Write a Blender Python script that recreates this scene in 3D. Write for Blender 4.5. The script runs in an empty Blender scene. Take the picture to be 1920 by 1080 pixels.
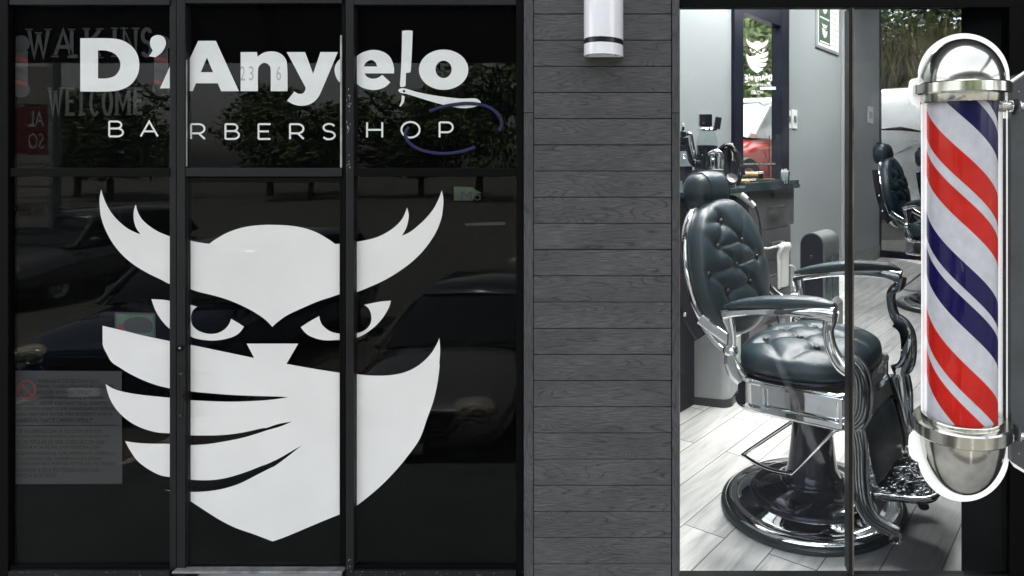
import bpy, bmesh, math, random
from mathutils import Vector, Matrix
from mathutils.geometry import tessellate_polygon
random.seed(7)
S = bpy.context.scene
COL = S.collection
PI = math.pi
# ------------------------------------------------------------------ camera model
F_, CX, CY, CZ, D = 1250.0, 1300.0, 300.0, 2.1, 3.125      # focal in px, principal point, eye height, facade distance
def P(px, py, y=D):
    return Vector(((px-CX)/F_*y, y, CZ-(py-CY)/F_*y))
def G(px, py, z=0.0):
    y = F_*(CZ-z)/(py-CY); return Vector(((px-CX)/F_*y, y, z))
cam = bpy.data.cameras.new('camera'); co = bpy.data.objects.new('camera', cam); COL.objects.link(co)
co.location = (0, 0, CZ); co.rotation_euler = (PI/2, 0, 0)
cam.sensor_width = 36; cam.lens = 36*F_/1920
cam.shift_x = -(CX-960)/1920; cam.shift_y = -(540-CY)/1920
cam.clip_start = 0.05; cam.clip_end = 2000
S.camera = co

# ------------------------------------------------------------------ materials
def mat(name):
    m = bpy.data.materials.new(name); m.use_nodes = True
    nt = m.node_tree; b = nt.nodes['Principled BSDF']
    return m, nt, b
def N(nt, t, **kw):
    n = nt.nodes.new(t)
    for k, v in kw.items():
        if k in n.inputs: n.inputs[k].default_value = v
        else: setattr(n, k, v)
    return n
def L(nt, a, b): nt.links.new(a, b)
def simple(name, col, rough=0.5, metal=0.0, var=0.12, scale=6, bump=0.0, bscale=60, spec=0.5, coat=0.0, rvar=0.1):
    m, nt, b = mat(name)
    tc = N(nt, 'ShaderNodeTexCoord')
    nz = N(nt, 'ShaderNodeTexNoise', Scale=scale, Detail=6.0, Roughness=0.6)
    L(nt, tc.outputs['Object'], nz.inputs['Vector'])
    mr = N(nt, 'ShaderNodeMapRange'); mr.inputs['From Min'].default_value = .3; mr.inputs['From Max'].default_value = .7
    mr.inputs['To Min'].default_value = 1-var; mr.inputs['To Max'].default_value = 1+var
    L(nt, nz.outputs['Fac'], mr.inputs['Value'])
    mx = N(nt, 'ShaderNodeVectorMath', operation='SCALE'); mx.inputs[0].default_value = col[:3]
    L(nt, mr.outputs['Result'], mx.inputs['Scale']); L(nt, mx.outputs['Vector'], b.inputs['Base Color'])
    b.inputs['Metallic'].default_value = metal; b.inputs['Specular IOR Level'].default_value = spec
    b.inputs['Coat Weight'].default_value = coat; b.inputs['Coat Roughness'].default_value = .08
    mr2 = N(nt, 'ShaderNodeMapRange'); mr2.inputs['To Min'].default_value = max(0, rough-rvar*.6); mr2.inputs['To Max'].default_value = rough+rvar*.6
    L(nt, nz.outputs['Fac'], mr2.inputs['Value']); L(nt, mr2.outputs['Result'], b.inputs['Roughness'])
    if bump:
        n2 = N(nt, 'ShaderNodeTexNoise', Scale=bscale, Detail=4.0)
        L(nt, tc.outputs['Object'], n2.inputs['Vector'])
        bp = N(nt, 'ShaderNodeBump', Strength=bump, Distance=.01)
        L(nt, n2.outputs['Fac'], bp.inputs['Height']); L(nt, bp.outputs['Normal'], b.inputs['Normal'])
    return m
def emis(name, col, st, base=(.8,.8,.8)):
    m, nt, b = mat(name); b.inputs['Base Color'].default_value = (*base, 1)
    b.inputs['Emission Color'].default_value = (*col, 1); b.inputs['Emission Strength'].default_value = st
    return m
def glass(name, tint=(1,1,1), ior=1.5, rough=0.0, boost=1.0):
    m = bpy.data.materials.new(name); m.use_nodes = True; nt = m.node_tree; nt.nodes.clear()
    o = N(nt, 'ShaderNodeOutputMaterial'); mx = N(nt, 'ShaderNodeMixShader')
    t = N(nt, 'ShaderNodeBsdfTransparent'); t.inputs['Color'].default_value = (*tint, 1)
    g = N(nt, 'ShaderNodeBsdfGlossy'); g.inputs['Roughness'].default_value = rough
    lw = N(nt, 'ShaderNodeLayerWeight', Blend=.5); f0 = ((ior-1)/(ior+1))**2*boost
    pw = N(nt, 'ShaderNodeMath', operation='POWER'); pw.inputs[1].default_value = 5
    L(nt, lw.outputs['Facing'], pw.inputs[0])
    ml = N(nt, 'ShaderNodeMath', operation='MULTIPLY_ADD'); ml.inputs[1].default_value = 1-f0; ml.inputs[2].default_value = f0; ml.use_clamp = True
    L(nt, pw.outputs[0], ml.inputs[0]); L(nt, ml.outputs[0], mx.inputs[0])
    L(nt, t.outputs[0], mx.inputs[1]); L(nt, g.outputs[0], mx.inputs[2]); L(nt, mx.outputs[0], o.inputs['Surface'])
    return m
M = {}
M['frame'] = simple('dark_bronze_frame', (.0095,.0095,.0102), .45, 0, .25, 5, .08, 90, spec=.22)
M['frame_black'] = simple('black_frame', (.0012,.0012,.0013), .5, 0, .2, 6, .05, 80, spec=.08)
M['film'] = simple('black_window_film', (.0006,.0006,.0006), .7, 0, .1, 3, spec=.02)
M['alu'] = simple('worn_aluminium', (.30,.30,.29), .4, .7, .5, 14, .25, 60)
M['bead'] = simple('pale_glazing_bead', (.38,.39,.36), .55, 0, .5, 9, .2, 40)
M['gold_bead'] = simple('bronze_edge', (.22,.19,.13), .35, .6, .6, 5, .2, 30)
M['vinyl'] = simple('white_vinyl', (.84,.795,.77), .45, 0, .045, 2.6, .12, 9)
M['vinyl_bright'] = simple('bright_white_vinyl', (.84,.825,.80), .45, 0, .05, 6, .03, 12)
M['vinyl_grey'] = simple('old_grey_vinyl', (.017,.017,.017), .8, 0, .15, 12)
M['vinyl_ghost'] = simple('faded_black_vinyl', (.004,.004,.004), .6, 0, .15, 12)
M['notice'] = simple('grey_notice', (.026,.026,.0265), .8, 0, .07, 7)
M['notice_ink'] = simple('notice_ink', (.0015,.0015,.0015), .9, 0, .05, 12)
M['notice_red'] = simple('notice_red', (.12,.014,.012), .6, 0, .1, 12)
M['glass'] = glass('storefront_glass', (.98,.99,.99), 1.52, boost=.23)
M['glass_show'] = glass('show_window_glass', (.98,.99,.99), 1.52, boost=.3)
M['glass_fade'] = glass('fade_tint_glass', (.61,.62,.63), 1.52, boost=.25)  # tint imitates the interior dimming toward the right
M['glass_clear'] = glass('rear_glass', (.95,.97,.96), 1.5)
M['glass_tube'] = glass('tube_glass', (.97,.97,.97), 1.45, boost=.6)
M['chrome'] = simple('chrome', (.78,.80,.81), .045, 1, .04, 4, .03, 5, rvar=.02)
M['chrome_dark'] = simple('dark_chrome', (.022,.024,.04), .07, .5, .1, 4, .02, 6, rvar=.03)
M['steel'] = simple('brushed_steel', (.30,.32,.33), .33, .9, .08, 3, .03, 200)
M['pole_chrome'] = simple('satin_chrome_caps', (.56,.56,.51), .15, 1, .05, 3, .02, 4, rvar=.03)
M['rubber'] = simple('black_rubber', (.012,.022,.026), .35, 0, .2, 10, .05, 50)
M['black_plastic'] = simple('black_plastic', (.007,.008,.014), .25, 0, .2, 10, .02, 40)
M['navy'] = simple('navy_black_paint', (.0035,.005,.014), .4, 0, .2, 4, .03, 40, spec=.2)
M['white_plastic'] = simple('white_plastic', (.62,.66,.66), .3, 0, .06, 8)
M['white_gloss'] = simple('white_gloss_paint', (.86,.86,.88), .16, 0, .03, 4, .01, 20, coat=.6)
M['cabinet'] = simple('grey_laminate', (.085,.088,.095), .45, 0, .18, 9, .05, 70)
M['countertop'] = simple('dark_blue_counter', (.03,.05,.062), .25, 0, .2, 7)
M['towel'] = simple('white_towel', (.72,.75,.74), .95, 0, .08, 30, .9, 160)
M['wall'] = simple('pale_blue_wall', (.235,.26,.272), .45, 0, .03, 1.2, .05, 70)
M['wall_b'] = simple('pale_grey_wall', (.285,.30,.318), .5, 0, .03, 1.0, .04, 70)
M['stone'] = simple('grey_stone_base', (.26,.26,.26), .5, 0, .3, 5, .1, 40)
M['ceiling'] = simple('ceiling_paint', (.6,.61,.62), .8, 0, .04, 2)
M['dark_fade'] = simple('dark_fade_black', (.004,.004,.0045), .5, 0, .2, 3)  # black put in for the darkness at the right edge
M['led'] = emis('ceiling_panel', (1.0,.985,.96), 22)
M['halo'] = emis('added_white_glow', (1,1,1), .12, (.8,.8,.8))  # added glow around the pole, no lamp there
M['yellow'] = simple('amber_label', (.24,.15,.045), .35, 0, .25, 12)
M['orange'] = simple('orange_plastic', (.5,.13,.05), .35, 0, .2, 12)
M['green'] = simple('green_label', (.018,.04,.018), .5, 0, .5, 20)
M['paper'] = simple('poster_paper', (.62,.64,.62), .5, 0, .05, 10)
M['poster_green'] = simple('poster_green', (.035,.07,.045), .5, 0, .5, 14)
M['amber_glass'] = simple('amber_marker', (.55,.25,.02), .2, 0, .1, 12)
M['red_paint'] = simple('red_car_paint', (.42,.03,.02), .15, .1, .06, 3, coat=1)
M['black_paint'] = simple('black_car_paint', (.11,.11,.113), .12, .1, .06, 3, coat=1)
M['silver_paint'] = simple('silver_car_paint', (.11,.11,.115), .2, .3, .06, 3, coat=1)
M['blue_paint'] = simple('blue_car_paint', (.015,.03,.07), .15, .1, .06, 3, coat=1)
M['white_paint'] = simple('white_car_paint', (.66,.66,.66), .2, 0, .06, 3, coat=1)
M['car_glass'] = simple('car_glass', (.02,.022,.024), .05, 0, .1, 3)
M['car_glass_glare'] = simple('painted_glare_glass', (.48,.52,.53), .06, 0, .3, 2)  # pale colour imitates white reflections on the car windows
M['tyre'] = simple('tyre', (.015,.015,.015), .8, 0, .2, 14)
M['lamp_glass'] = simple('headlamp_lens', (.5,.48,.38), .08, .3, .3, 9)
M['asphalt'] = simple('asphalt', (.092,.088,.08), .9, 0, .25, 3, .4, 50)
M['concrete'] = simple('concrete', (.34,.335,.32), .85, 0, .22, 2.5, .2, 60)
M['soffit'] = simple('dark_soffit', (.008,.008,.008), .8, 0, .2, 2)
M['stucco'] = simple('stucco', (.25,.24,.22), .85, 0, .15, 2, .2, 60)
M['bark'] = simple('bark', (.09,.07,.05), .9, 0, .3, 8, .5, 20)
M['neon'] = simple('unlit_blue_neon', (.002,.001,.05), .6, 0, .2, 5)
M['sign_red'] = simple('sign_red', (.12,.02,.02), .5, 0, .1, 5)
M['bracket'] = simple('grey_blue_bracket', (.055,.062,.066), .4, 0, .2, 5, .1, 60)
def ghost(name, c):
    m = bpy.data.materials.new(name); m.use_nodes = True; nt = m.node_tree; nt.nodes.clear()
    o = N(nt, 'ShaderNodeOutputMaterial'); t = N(nt, 'ShaderNodeBsdfTransparent'); t.inputs['Color'].default_value = (*c, 1); L(nt, t.outputs[0], o.inputs['Surface']); return m
M['ghost'] = ghost('thin_transparent_film', (.70,.70,.70))

def leather(name, col):
    m, nt, b = mat(name)
    tc = N(nt, 'ShaderNodeTexCoord')
    b.inputs['Base Color'].default_value = (*col, 1)
    b.inputs['Specular IOR Level'].default_value = .55
    nz = N(nt, 'ShaderNodeTexNoise', Scale=5.0, Detail=5.0); L(nt, tc.outputs['Object'], nz.inputs['Vector'])
    r = N(nt, 'ShaderNodeMapRange'); r.inputs['To Min'].default_value = .27; r.inputs['To Max'].default_value = .47
    L(nt, nz.outputs['Fac'], r.inputs['Value']); L(nt, r.outputs['Result'], b.inputs['Roughness'])
    vo = N(nt, 'ShaderNodeTexVoronoi', Scale=210.0); L(nt, tc.outputs['Object'], vo.inputs['Vector'])
    n3 = N(nt, 'ShaderNodeTexNoise', Scale=14.0, Detail=4.0); L(nt, tc.outputs['Object'], n3.inputs['Vector'])
    ad = N(nt, 'ShaderNodeMath', operation='MULTIPLY_ADD'); ad.inputs[1].default_value = .12
    L(nt, vo.outputs['Distance'], ad.inputs[0]); L(nt, n3.outputs['Fac'], ad.inputs[2])
    bp = N(nt, 'ShaderNodeBump', Strength=.22, Distance=.01); L(nt, ad.outputs[0], bp.inputs['Height']); L(nt, bp.outputs['Normal'], b.inputs['Normal'])
    return m
M['leather'] = leather('dark_teal_leather', (.012,.030,.042))
M['leather_dark'] = leather('black_leather', (.008,.012,.015))

def cladding_mat(name, base, horizontal=True):
    # cathedral grain from contour lines of a stretched noise; UV carries a per-board offset
    m, nt, b = mat(name)
    uv = N(nt, 'ShaderNodeUVMap')
    mp = N(nt, 'ShaderNodeMapping'); L(nt, uv.outputs[0], mp.inputs['Vector'])
    mp.inputs['Scale'].default_value = (1.5, 9.5, 1)
    nz = N(nt, 'ShaderNodeTexNoise', Scale=1.0, Detail=1.5, Roughness=.45, Distortion=.25); nz.noise_dimensions = '2D'
    L(nt, mp.outputs[0], nz.inputs['Vector'])
    ml = N(nt, 'ShaderNodeMath', operation='MULTIPLY'); ml.inputs[1].default_value = 19
    L(nt, nz.outputs['Fac'], ml.inputs[0])
    fr = N(nt, 'ShaderNodeMath', operation='FRACT'); L(nt, ml.outputs[0], fr.inputs[0])
    cr = N(nt, 'ShaderNodeValToRGB'); e = cr.color_ramp.elements
    e[0].position = 0; e[0].color = (.32,.32,.32,1); e[1].position = .16; e[1].color = (.9,.9,.9,1)
    x = cr.color_ramp.elements.new(.75); x.color = (1.1,1.1,1.1,1); x2 = cr.color_ramp.elements.new(.985); x2.color = (.8,.8,.8,1)
    L(nt, fr.outputs[0], cr.inputs[0])
    mp2 = N(nt, 'ShaderNodeMapping'); mp2.inputs['Scale'].default_value = (14, 260, 1); L(nt, uv.outputs[0], mp2.inputs['Vector'])
    n2 = N(nt, 'ShaderNodeTexNoise', Scale=1.0, Detail=4.0, Roughness=.6); n2.noise_dimensions = '2D'; L(nt, mp2.outputs[0], n2.inputs['Vector'])
    mp3 = N(nt, 'ShaderNodeMapping'); mp3.inputs['Scale'].default_value = (2.2, 5, 1); L(nt, uv.outputs[0], mp3.inputs['Vector'])
    n3 = N(nt, 'ShaderNodeTexNoise', Scale=1.0, Detail=3.0); n3.noise_dimensions = '2D'; L(nt, mp3.outputs[0], n3.inputs['Vector'])
    # mask the contour lines so they come and go
    mk = N(nt, 'ShaderNodeMapRange'); mk.inputs['From Min'].default_value = .36; mk.inputs['From Max'].default_value = .62; mk.inputs['To Min'].default_value=.15
    n4 = N(nt, 'ShaderNodeTexNoise', Scale=1.0, Detail=3.0); n4.noise_dimensions = '2D'
    mp4 = N(nt, 'ShaderNodeMapping'); mp4.inputs['Scale'].default_value = (5, 22, 1); mp4.inputs['Location'].default_value = (7,3,0)
    L(nt, uv.outputs[0], mp4.inputs['Vector']); L(nt, mp4.outputs[0], n4.inputs['Vector']); L(nt, n4.outputs['Fac'], mk.inputs['Value'])
    mix = N(nt, 'ShaderNodeMix'); mix.data_type = 'FLOAT'; mix.inputs[2].default_value = .93
    L(nt, mk.outputs['Result'], mix.inputs[0]); L(nt, cr.outputs[0], mix.inputs[3])
    a = N(nt, 'ShaderNodeMapRange'); a.inputs['From Min'].default_value = .3; a.inputs['From Max'].default_value = .7; a.inputs['To Min'].default_value = .62; a.inputs['To Max'].default_value = 1.38
    L(nt, n2.outputs['Fac'], a.inputs['Value'])
    c = N(nt, 'ShaderNodeMapRange'); c.inputs['From Min'].default_value = .3; c.inputs['From Max'].default_value = .7; c.inputs['To Min'].default_value = .84; c.inputs['To Max'].default_value = 1.16
    L(nt, n3.outputs['Fac'], c.inputs['Value'])
    m1 = N(nt, 'ShaderNodeMath', operation='MULTIPLY'); L(nt, mix.outputs[0], m1.inputs[0]); L(nt, a.outputs[0], m1.inputs[1])
    m2 = N(nt, 'ShaderNodeMath', operation='MULTIPLY'); L(nt, m1.outputs[0], m2.inputs[0]); L(nt, c.outputs[0], m2.inputs[1])
    sc = N(nt, 'ShaderNodeVectorMath', operation='SCALE'); sc.inputs[0].default_value = base; L(nt, m2.outputs[0], sc.inputs['Scale'])
    L(nt, sc.outputs[0], b.inputs['Base Color']); b.inputs['Roughness'].default_value = .62; b.inputs['Specular IOR Level'].default_value = .35
    bp = N(nt, 'ShaderNodeBump', Strength=.35, Distance=.004); L(nt, m1.outputs[0], bp.inputs['Height']); L(nt, bp.outputs[0], b.inputs['Normal'])
    return m
M['clad'] = cladding_mat('charcoal_composite_boards', (.071,.070,.071))
M['trim'] = cladding_mat('charcoal_trim_board', (.056,.057,.060))

UA = math.atan2(793, 1250)          # the shop's back wall runs this far off the camera axis
U = Vector((math.sin(UA), math.cos(UA), 0)); V = Vector((math.cos(UA), -math.sin(UA), 0))
def floor_mat():
    m, nt, b = mat('pale_plank_tile')
    tc = N(nt, 'ShaderNodeTexCoord')
    mp = N(nt, 'ShaderNodeMapping'); mp.vector_type = 'TEXTURE'; mp.inputs['Rotation'].default_value = (0,0,PI/2-UA)
    mp.inputs['Location'].default_value = (.11, .07, 0)
    L(nt, tc.outputs['Object'], mp.inputs['Vector'])
    br = N(nt, 'ShaderNodeTexBrick'); br.offset = .38; br.offset_frequency = 2; br.squash = 1
    for k, v in (('Scale', 1.0), ('Mortar Size', .0035), ('Mortar Smooth', .1), ('Brick Width', 1.55), ('Row Height', .27), ('Bias', 0.0)): br.inputs[k].default_value = v
    br.inputs['Color1'].default_value = (0,0,0,1); br.inputs['Color2'].default_value = (1,1,1,1); br.inputs['Mortar'].default_value = (.5,.5,.5,1)
    L(nt, mp.outputs[0], br.inputs['Vector'])
    # plank-dependent shift of the grain
    vm = N(nt, 'ShaderNodeVectorMath', operation='MULTIPLY_ADD'); vm.inputs[1].default_value = (9,5,3); L(nt, br.outputs['Color'], vm.inputs[0]); L(nt, mp.outputs[0], vm.inputs[2])
    m2 = N(nt, 'ShaderNodeMapping'); m2.inputs['Scale'].default_value = (1.1, 9, 1); L(nt, vm.outputs[0], m2.inputs['Vector'])
    n1 = N(nt, 'ShaderNodeTexNoise', Scale=1.6, Detail=7.0, Roughness=.62, Distortion=.5); L(nt, m2.outputs[0], n1.inputs['Vector'])
    cr = N(nt, 'ShaderNodeValToRGB'); e = cr.color_ramp.elements
    e[0].position=.30; e[0].color=(.42,.425,.42,1); e[1].position=.62; e[1].color=(.80,.79,.76,1)
    k = cr.color_ramp.elements.new(.46); k.color=(.65,.65,.635,1)
    L(nt, n1.outputs['Fac'], cr.inputs[0])
    tone = N(nt, 'ShaderNodeMapRange'); tone.inputs['To Min'].default_value=.86; tone.inputs['To Max'].default_value=1.06; L(nt, br.outputs['Color'], tone.inputs['Value'])
    sc = N(nt, 'ShaderNodeVectorMath', operation='SCALE'); L(nt, cr.outputs[0], sc.inputs[0]); L(nt, tone.outputs[0], sc.inputs['Scale'])
    mx = N(nt, 'ShaderNodeMix'); mx.data_type='RGBA'; L(nt, br.outputs['Fac'], mx.inputs[0]); L(nt, sc.outputs[0], mx.inputs[6]); mx.inputs[7].default_value=(.13,.13,.125,1)
    L(nt, mx.outputs[2], b.inputs['Base Color']); b.inputs['Roughness'].default_value=.42
    bp = N(nt, 'ShaderNodeBump', Strength=.3, Distance=.004); L(nt, n1.outputs['Fac'], bp.inputs['Height']); L(nt, bp.outputs[0], b.inputs['Normal'])
    return m
M['floor'] = floor_mat()

def foliage_mat(name, c1, c2):
    m, nt, b = mat(name)
    tc = N(nt, 'ShaderNodeTexCoord'); nz = N(nt, 'ShaderNodeTexNoise', Scale=1.3, Detail=5.0); L(nt, tc.outputs['Object'], nz.inputs['Vector'])
    cr = N(nt, 'ShaderNodeValToRGB'); cr.color_ramp.elements[0].position=.38; cr.color_ramp.elements[0].color=(*c1,1); cr.color_ramp.elements[1].position=.62; cr.color_ramp.elements[1].color=(*c2,1)
    L(nt, nz.outputs['Fac'], cr.inputs[0]); L(nt, cr.outputs[0], b.inputs['Base Color']); b.inputs['Roughness'].default_value=.6
    return m
M['leaf'] = foliage_mat('green_leaves', (.05,.085,.03), (.14,.20,.06))
M['leaf_pale'] = foliage_mat('pale_leaves', (.16,.24,.09), (.42,.50,.26))
M['leaf_yellow'] = foliage_mat('yellow_grass', (.07,.065,.018), (.18,.15,.04))

# ------------------------------------------------------------------ mesh helpers
class MB:
    def __init__(s): s.bm = bmesh.new(); s.uv = None
    def box(s, x0, x1, y0, y1, z0, z1, mtx=None, bevel=0.0, seg=2):
        r = bmesh.ops.create_cube(s.bm, size=1.0)
        vs = r['verts']
        for v in vs:
            v.co = Vector(((x0+x1)/2+v.co.x*(x1-x0), (y0+y1)/2+v.co.y*(y1-y0), (z0+z1)/2+v.co.z*(z1-z0)))
        if bevel > 0:
            es = list({e for v in vs for e in v.link_edges})
            rb = bmesh.ops.bevel(s.bm, geom=es, offset=bevel, segments=seg, profile=.6, affect='EDGES')
            vs = list({v for f in rb['faces'] for v in f.verts} | set(v for v in vs if v.is_valid))
        if mtx is not None:
            for v in vs: v.co = mtx @ v.co
        return s
    def lathe(s, prof, org=(0,0,0), n=48, mtx=None, cap=True):
        rings = []
        for r, z in prof:
            ring = []
            for i in range(n):
                a = 2*PI*i/n; c = Vector((r*math.cos(a), r*math.sin(a), z))
                if mtx is not None: c = mtx @ c
                ring.append(s.bm.verts.new(c+Vector(org)))
            rings.append(ring)
        for a, b in zip(rings, rings[1:]):
            for i in range(n): s.bm.faces.new((a[i], a[(i+1)%n], b[(i+1)%n], b[i]))
        if cap:
            if prof[0][0] > 1e-5: s.bm.faces.new(rings[0][::-1])
            if prof[-1][0] > 1e-5: s.bm.faces.new(rings[-1])
        return s
    def sweep(s, pts, rads, n=12, up=Vector((0,0,1)), power=2.0, closed=False):
        # elliptical / squarish section; rads: list of (across, along up)
        pts = [Vector(p) for p in pts]; m = len(pts)
        if not isinstance(rads, list): rads = [rads]*m
        rads = [r if isinstance(r, tuple) else (r, r) for r in rads]
        rings = []
        for i, p in enumerate(pts):
            if closed: t = pts[(i+1)%m]-pts[i-1]
            else: t = pts[min(i+1, m-1)]-pts[max(i-1, 0)]
            t.normalize()
            sd = t.cross(up)
            if sd.length < 1e-3: sd = t.cross(Vector((1,0,0)))
            sd.normalize(); u2 = sd.cross(t).normalized()
            ring = []
            for k in range(n):
                a = 2*PI*k/n; c, q = math.cos(a), math.sin(a)
                c = math.copysign(abs(c)**(2/power), c); q = math.copysign(abs(q)**(2/power), q)
                ring.append(s.bm.verts.new(p+sd*c*rads[i][0]+u2*q*rads[i][1]))
            rings.append(ring)
        pr = list(zip(rings, rings[1:]))
        if closed: pr.append((rings[-1], rings[0]))
        for a, b in pr:
            for k in range(n): s.bm.faces.new((a[k], a[(k+1)%n], b[(k+1)%n], b[k]))
        if not closed: s.bm.faces.new(rings[0][::-1]); s.bm.faces.new(rings[-1])
        return s
    def prism(s, loops, mp, t):
        # loops: list of 2-D loops (outer + holes); mp(u, v, w) -> 3-D; w = 0 front, w = t back
        L3 = [[Vector((a, b, 0)) for a, b in lp] for lp in loops]
        tris = tessellate_polygon(L3); flat = [q for lp in loops for q in lp]
        f = [s.bm.verts.new(mp(a, b, 0)) for a, b in flat]
        for tr in tris:
            try: s.bm.faces.new([f[i] for i in tr])
            except ValueError: pass
        if t:
            k = [s.bm.verts.new(mp(a, b, t)) for a, b in flat]
            for tr in tris:
                try: s.bm.faces.new([k[i] for i in tr][::-1])
                except ValueError: pass
            o = 0
            for lp in loops:
                m = len(lp)
                for i in range(m):
                    j = (i+1) % m
                    s.bm.faces.new((f[o+i], f[o+j], k[o+j], k[o+i]))
                o += m
        return s
    def sphere(s, c, r, sc=(1,1,1), u=20, v=12, mtx=None):
        q = bmesh.ops.create_uvsphere(s.bm, u_segments=u, v_segments=v, radius=r)
        for x in q['verts']:
            x.co = Vector((x.co.x*sc[0], x.co.y*sc[1], x.co.z*sc[2]))
            if mtx is not None: x.co = mtx @ x.co
            x.co += Vector(c)
        return s
    def quad(s, a, b, c, d):
        s.bm.faces.new([s.bm.verts.new(Vector(p)) for p in (a,b,c,d)]); return s
    def build(s, name, material, parent=None, smooth=False, recalc=True):
        if recalc: bmesh.ops.recalc_face_normals(s.bm, faces=s.bm.faces[:])
        me = bpy.data.meshes.new(name); s.bm.to_mesh(me); s.bm.free()
        me.materials.append(material)
        if smooth:
            me.polygons.foreach_set('use_smooth', [True]*len(me.polygons))
            if smooth != 'all':
                try: me.set_sharp_from_angle(angle=math.radians(38))
                except Exception: pass
        o = bpy.data.objects.new(name, me); COL.objects.link(o)
        if parent is not None:
            o.parent = parent
            o.matrix_parent_inverse = world_of(parent).inverted()
        return o
def world_of(o):
    m = Matrix.LocRotScale(o.location, o.rotation_euler, o.scale)
    if o.parent is not None: m = world_of(o.parent) @ o.matrix_parent_inverse @ m
    return m
def tag(o, label=None, cat=None, group=None, kind=None):
    if label: o['label'] = label
    if cat: o['category'] = cat
    if group: o['group'] = group
    if kind: o['kind'] = kind
    return o
def thing(name, label, cat, loc=(0,0,0), group=None):
    o = bpy.data.objects.new(name, None); COL.objects.link(o); o.location = loc; o.empty_display_size = .1
    return tag(o, label, cat, group)
def copy_tree(o, parent=None):
    c = o.copy(); COL.objects.link(c)
    if parent is not None: c.parent = parent; c.matrix_parent_inverse = o.matrix_parent_inverse.copy()
    for ch in o.children: copy_tree(ch, c)
    return c
def smoothloop(pts, n=5):
    # pts: (x, y) smooth or (x, y, 1) corner; Catmull-Rom between corners
    m = len(pts); out = []
    for i in range(m):
        p0, p1, p2, p3 = pts[i-1], pts[i], pts[(i+1)%m], pts[(i+2)%m]
        if len(p1) > 2: p0 = p1
        if len(p2) > 2: p3 = p2
        for k in range(n):
            t = k/n; t2 = t*t; t3 = t2*t
            out.append(tuple(.5*((2*p1[j])+(-p0[j]+p2[j])*t+(2*p0[j]-5*p1[j]+4*p2[j]-p3[j])*t2+(-p0[j]+3*p1[j]-3*p2[j]+p3[j])*t3) for j in (0,1)))
    # drop duplicates
    res = [out[0]]
    for q in out[1:]:
        if abs(q[0]-res[-1][0])+abs(q[1]-res[-1][1]) > 1e-6: res.append(q)
    return res
def smoothpath(pts, n=6):
    pts = [Vector(p) for p in pts]; out = []
    for i in range(len(pts)-1):
        p0 = pts[max(i-1,0)]; p1 = pts[i]; p2 = pts[i+1]; p3 = pts[min(i+2,len(pts)-1)]
        for k in range(n):
            t = k/n
            out.append(.5*((2*p1)+(p2-p0)*t+(2*p0-5*p1+4*p2-p3)*t*t+(3*p1-p0-3*p2+p3)*t**3))
    out.append(pts[-1]); return out
def lerp_list(vals, m):
    out = []
    for i in range(m):
        t = i/(m-1)*(len(vals)-1); k = min(int(t), len(vals)-2); f = t-k
        a, b = vals[k], vals[k+1]
        if isinstance(a, tuple): out.append(tuple(x*(1-f)+y*f for x, y in zip(a, b)))
        else: out.append(a*(1-f)+b*f)
    return out
def text_mb(mb, txt, mp, x0, x1, y0, y1, t=0.0, mirror=False):
    # built-in font fitted to the box (u from x0 to x1, v from y0 top to y1 bottom)
    cu = bpy.data.curves.new('t', 'FONT'); cu.body = txt; cu.resolution_u = 3
    ob = bpy.data.objects.new('t', cu); COL.objects.link(ob)
    bpy.context.view_layer.update()
    me = bpy.data.meshes.new_from_object(ob.evaluated_get(bpy.context.evaluated_depsgraph_get()))
    xs = [v.co.x for v in me.vertices]; ys = [v.co.y for v in me.vertices]
    a, b, c, d = min(xs), max(xs), min(ys), max(ys)
    vs = []
    for v in me.vertices:
        uu = (v.co.x-a)/(b-a)
        if mirror: uu = 1-uu
        vs.append(mb.bm.verts.new(mp(x0+uu*(x1-x0), y1+(v.co.y-c)/(d-c)*(y0-y1), t)))
    for p in me.polygons:
        try: mb.bm.faces.new([vs[i] for i in p.vertices])
        except ValueError: pass
    bpy.data.objects.remove(ob); bpy.data.curves.remove(cu); bpy.data.meshes.remove(me)
    return mb
def pixmap(y):                                   # 2-D drawing units on the facade plane at depth y
    return lambda a, b, w: Vector(((a-CX)/400, y+w, CZ-(b-CY)/400))
# ================================================================== THE FACADE
YG = D+.007            # glass
YV = D+.022            # vinyl on the inner face of the glass
YF = D+.032            # black film behind the vinyl
def mp_at(y):
    return lambda a, b, w: P(a, b, y)+Vector((0, w, 0))
def pbox(mb, x0, x1, y0, y1, d0, d1, bevel=.002):
    # a bar whose front face (at depth d0) covers the pixel rectangle
    a = P(x0, y1, d0); b = P(x1, y0, d0)
    return mb.box(a.x, b.x, d0, d1, a.z, b.z, bevel=bevel)

store = thing('storefront', 'black metal storefront framing with dark filmed panes left of the charcoal cladding', 'shopfront', P(490, 1078, D))
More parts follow.
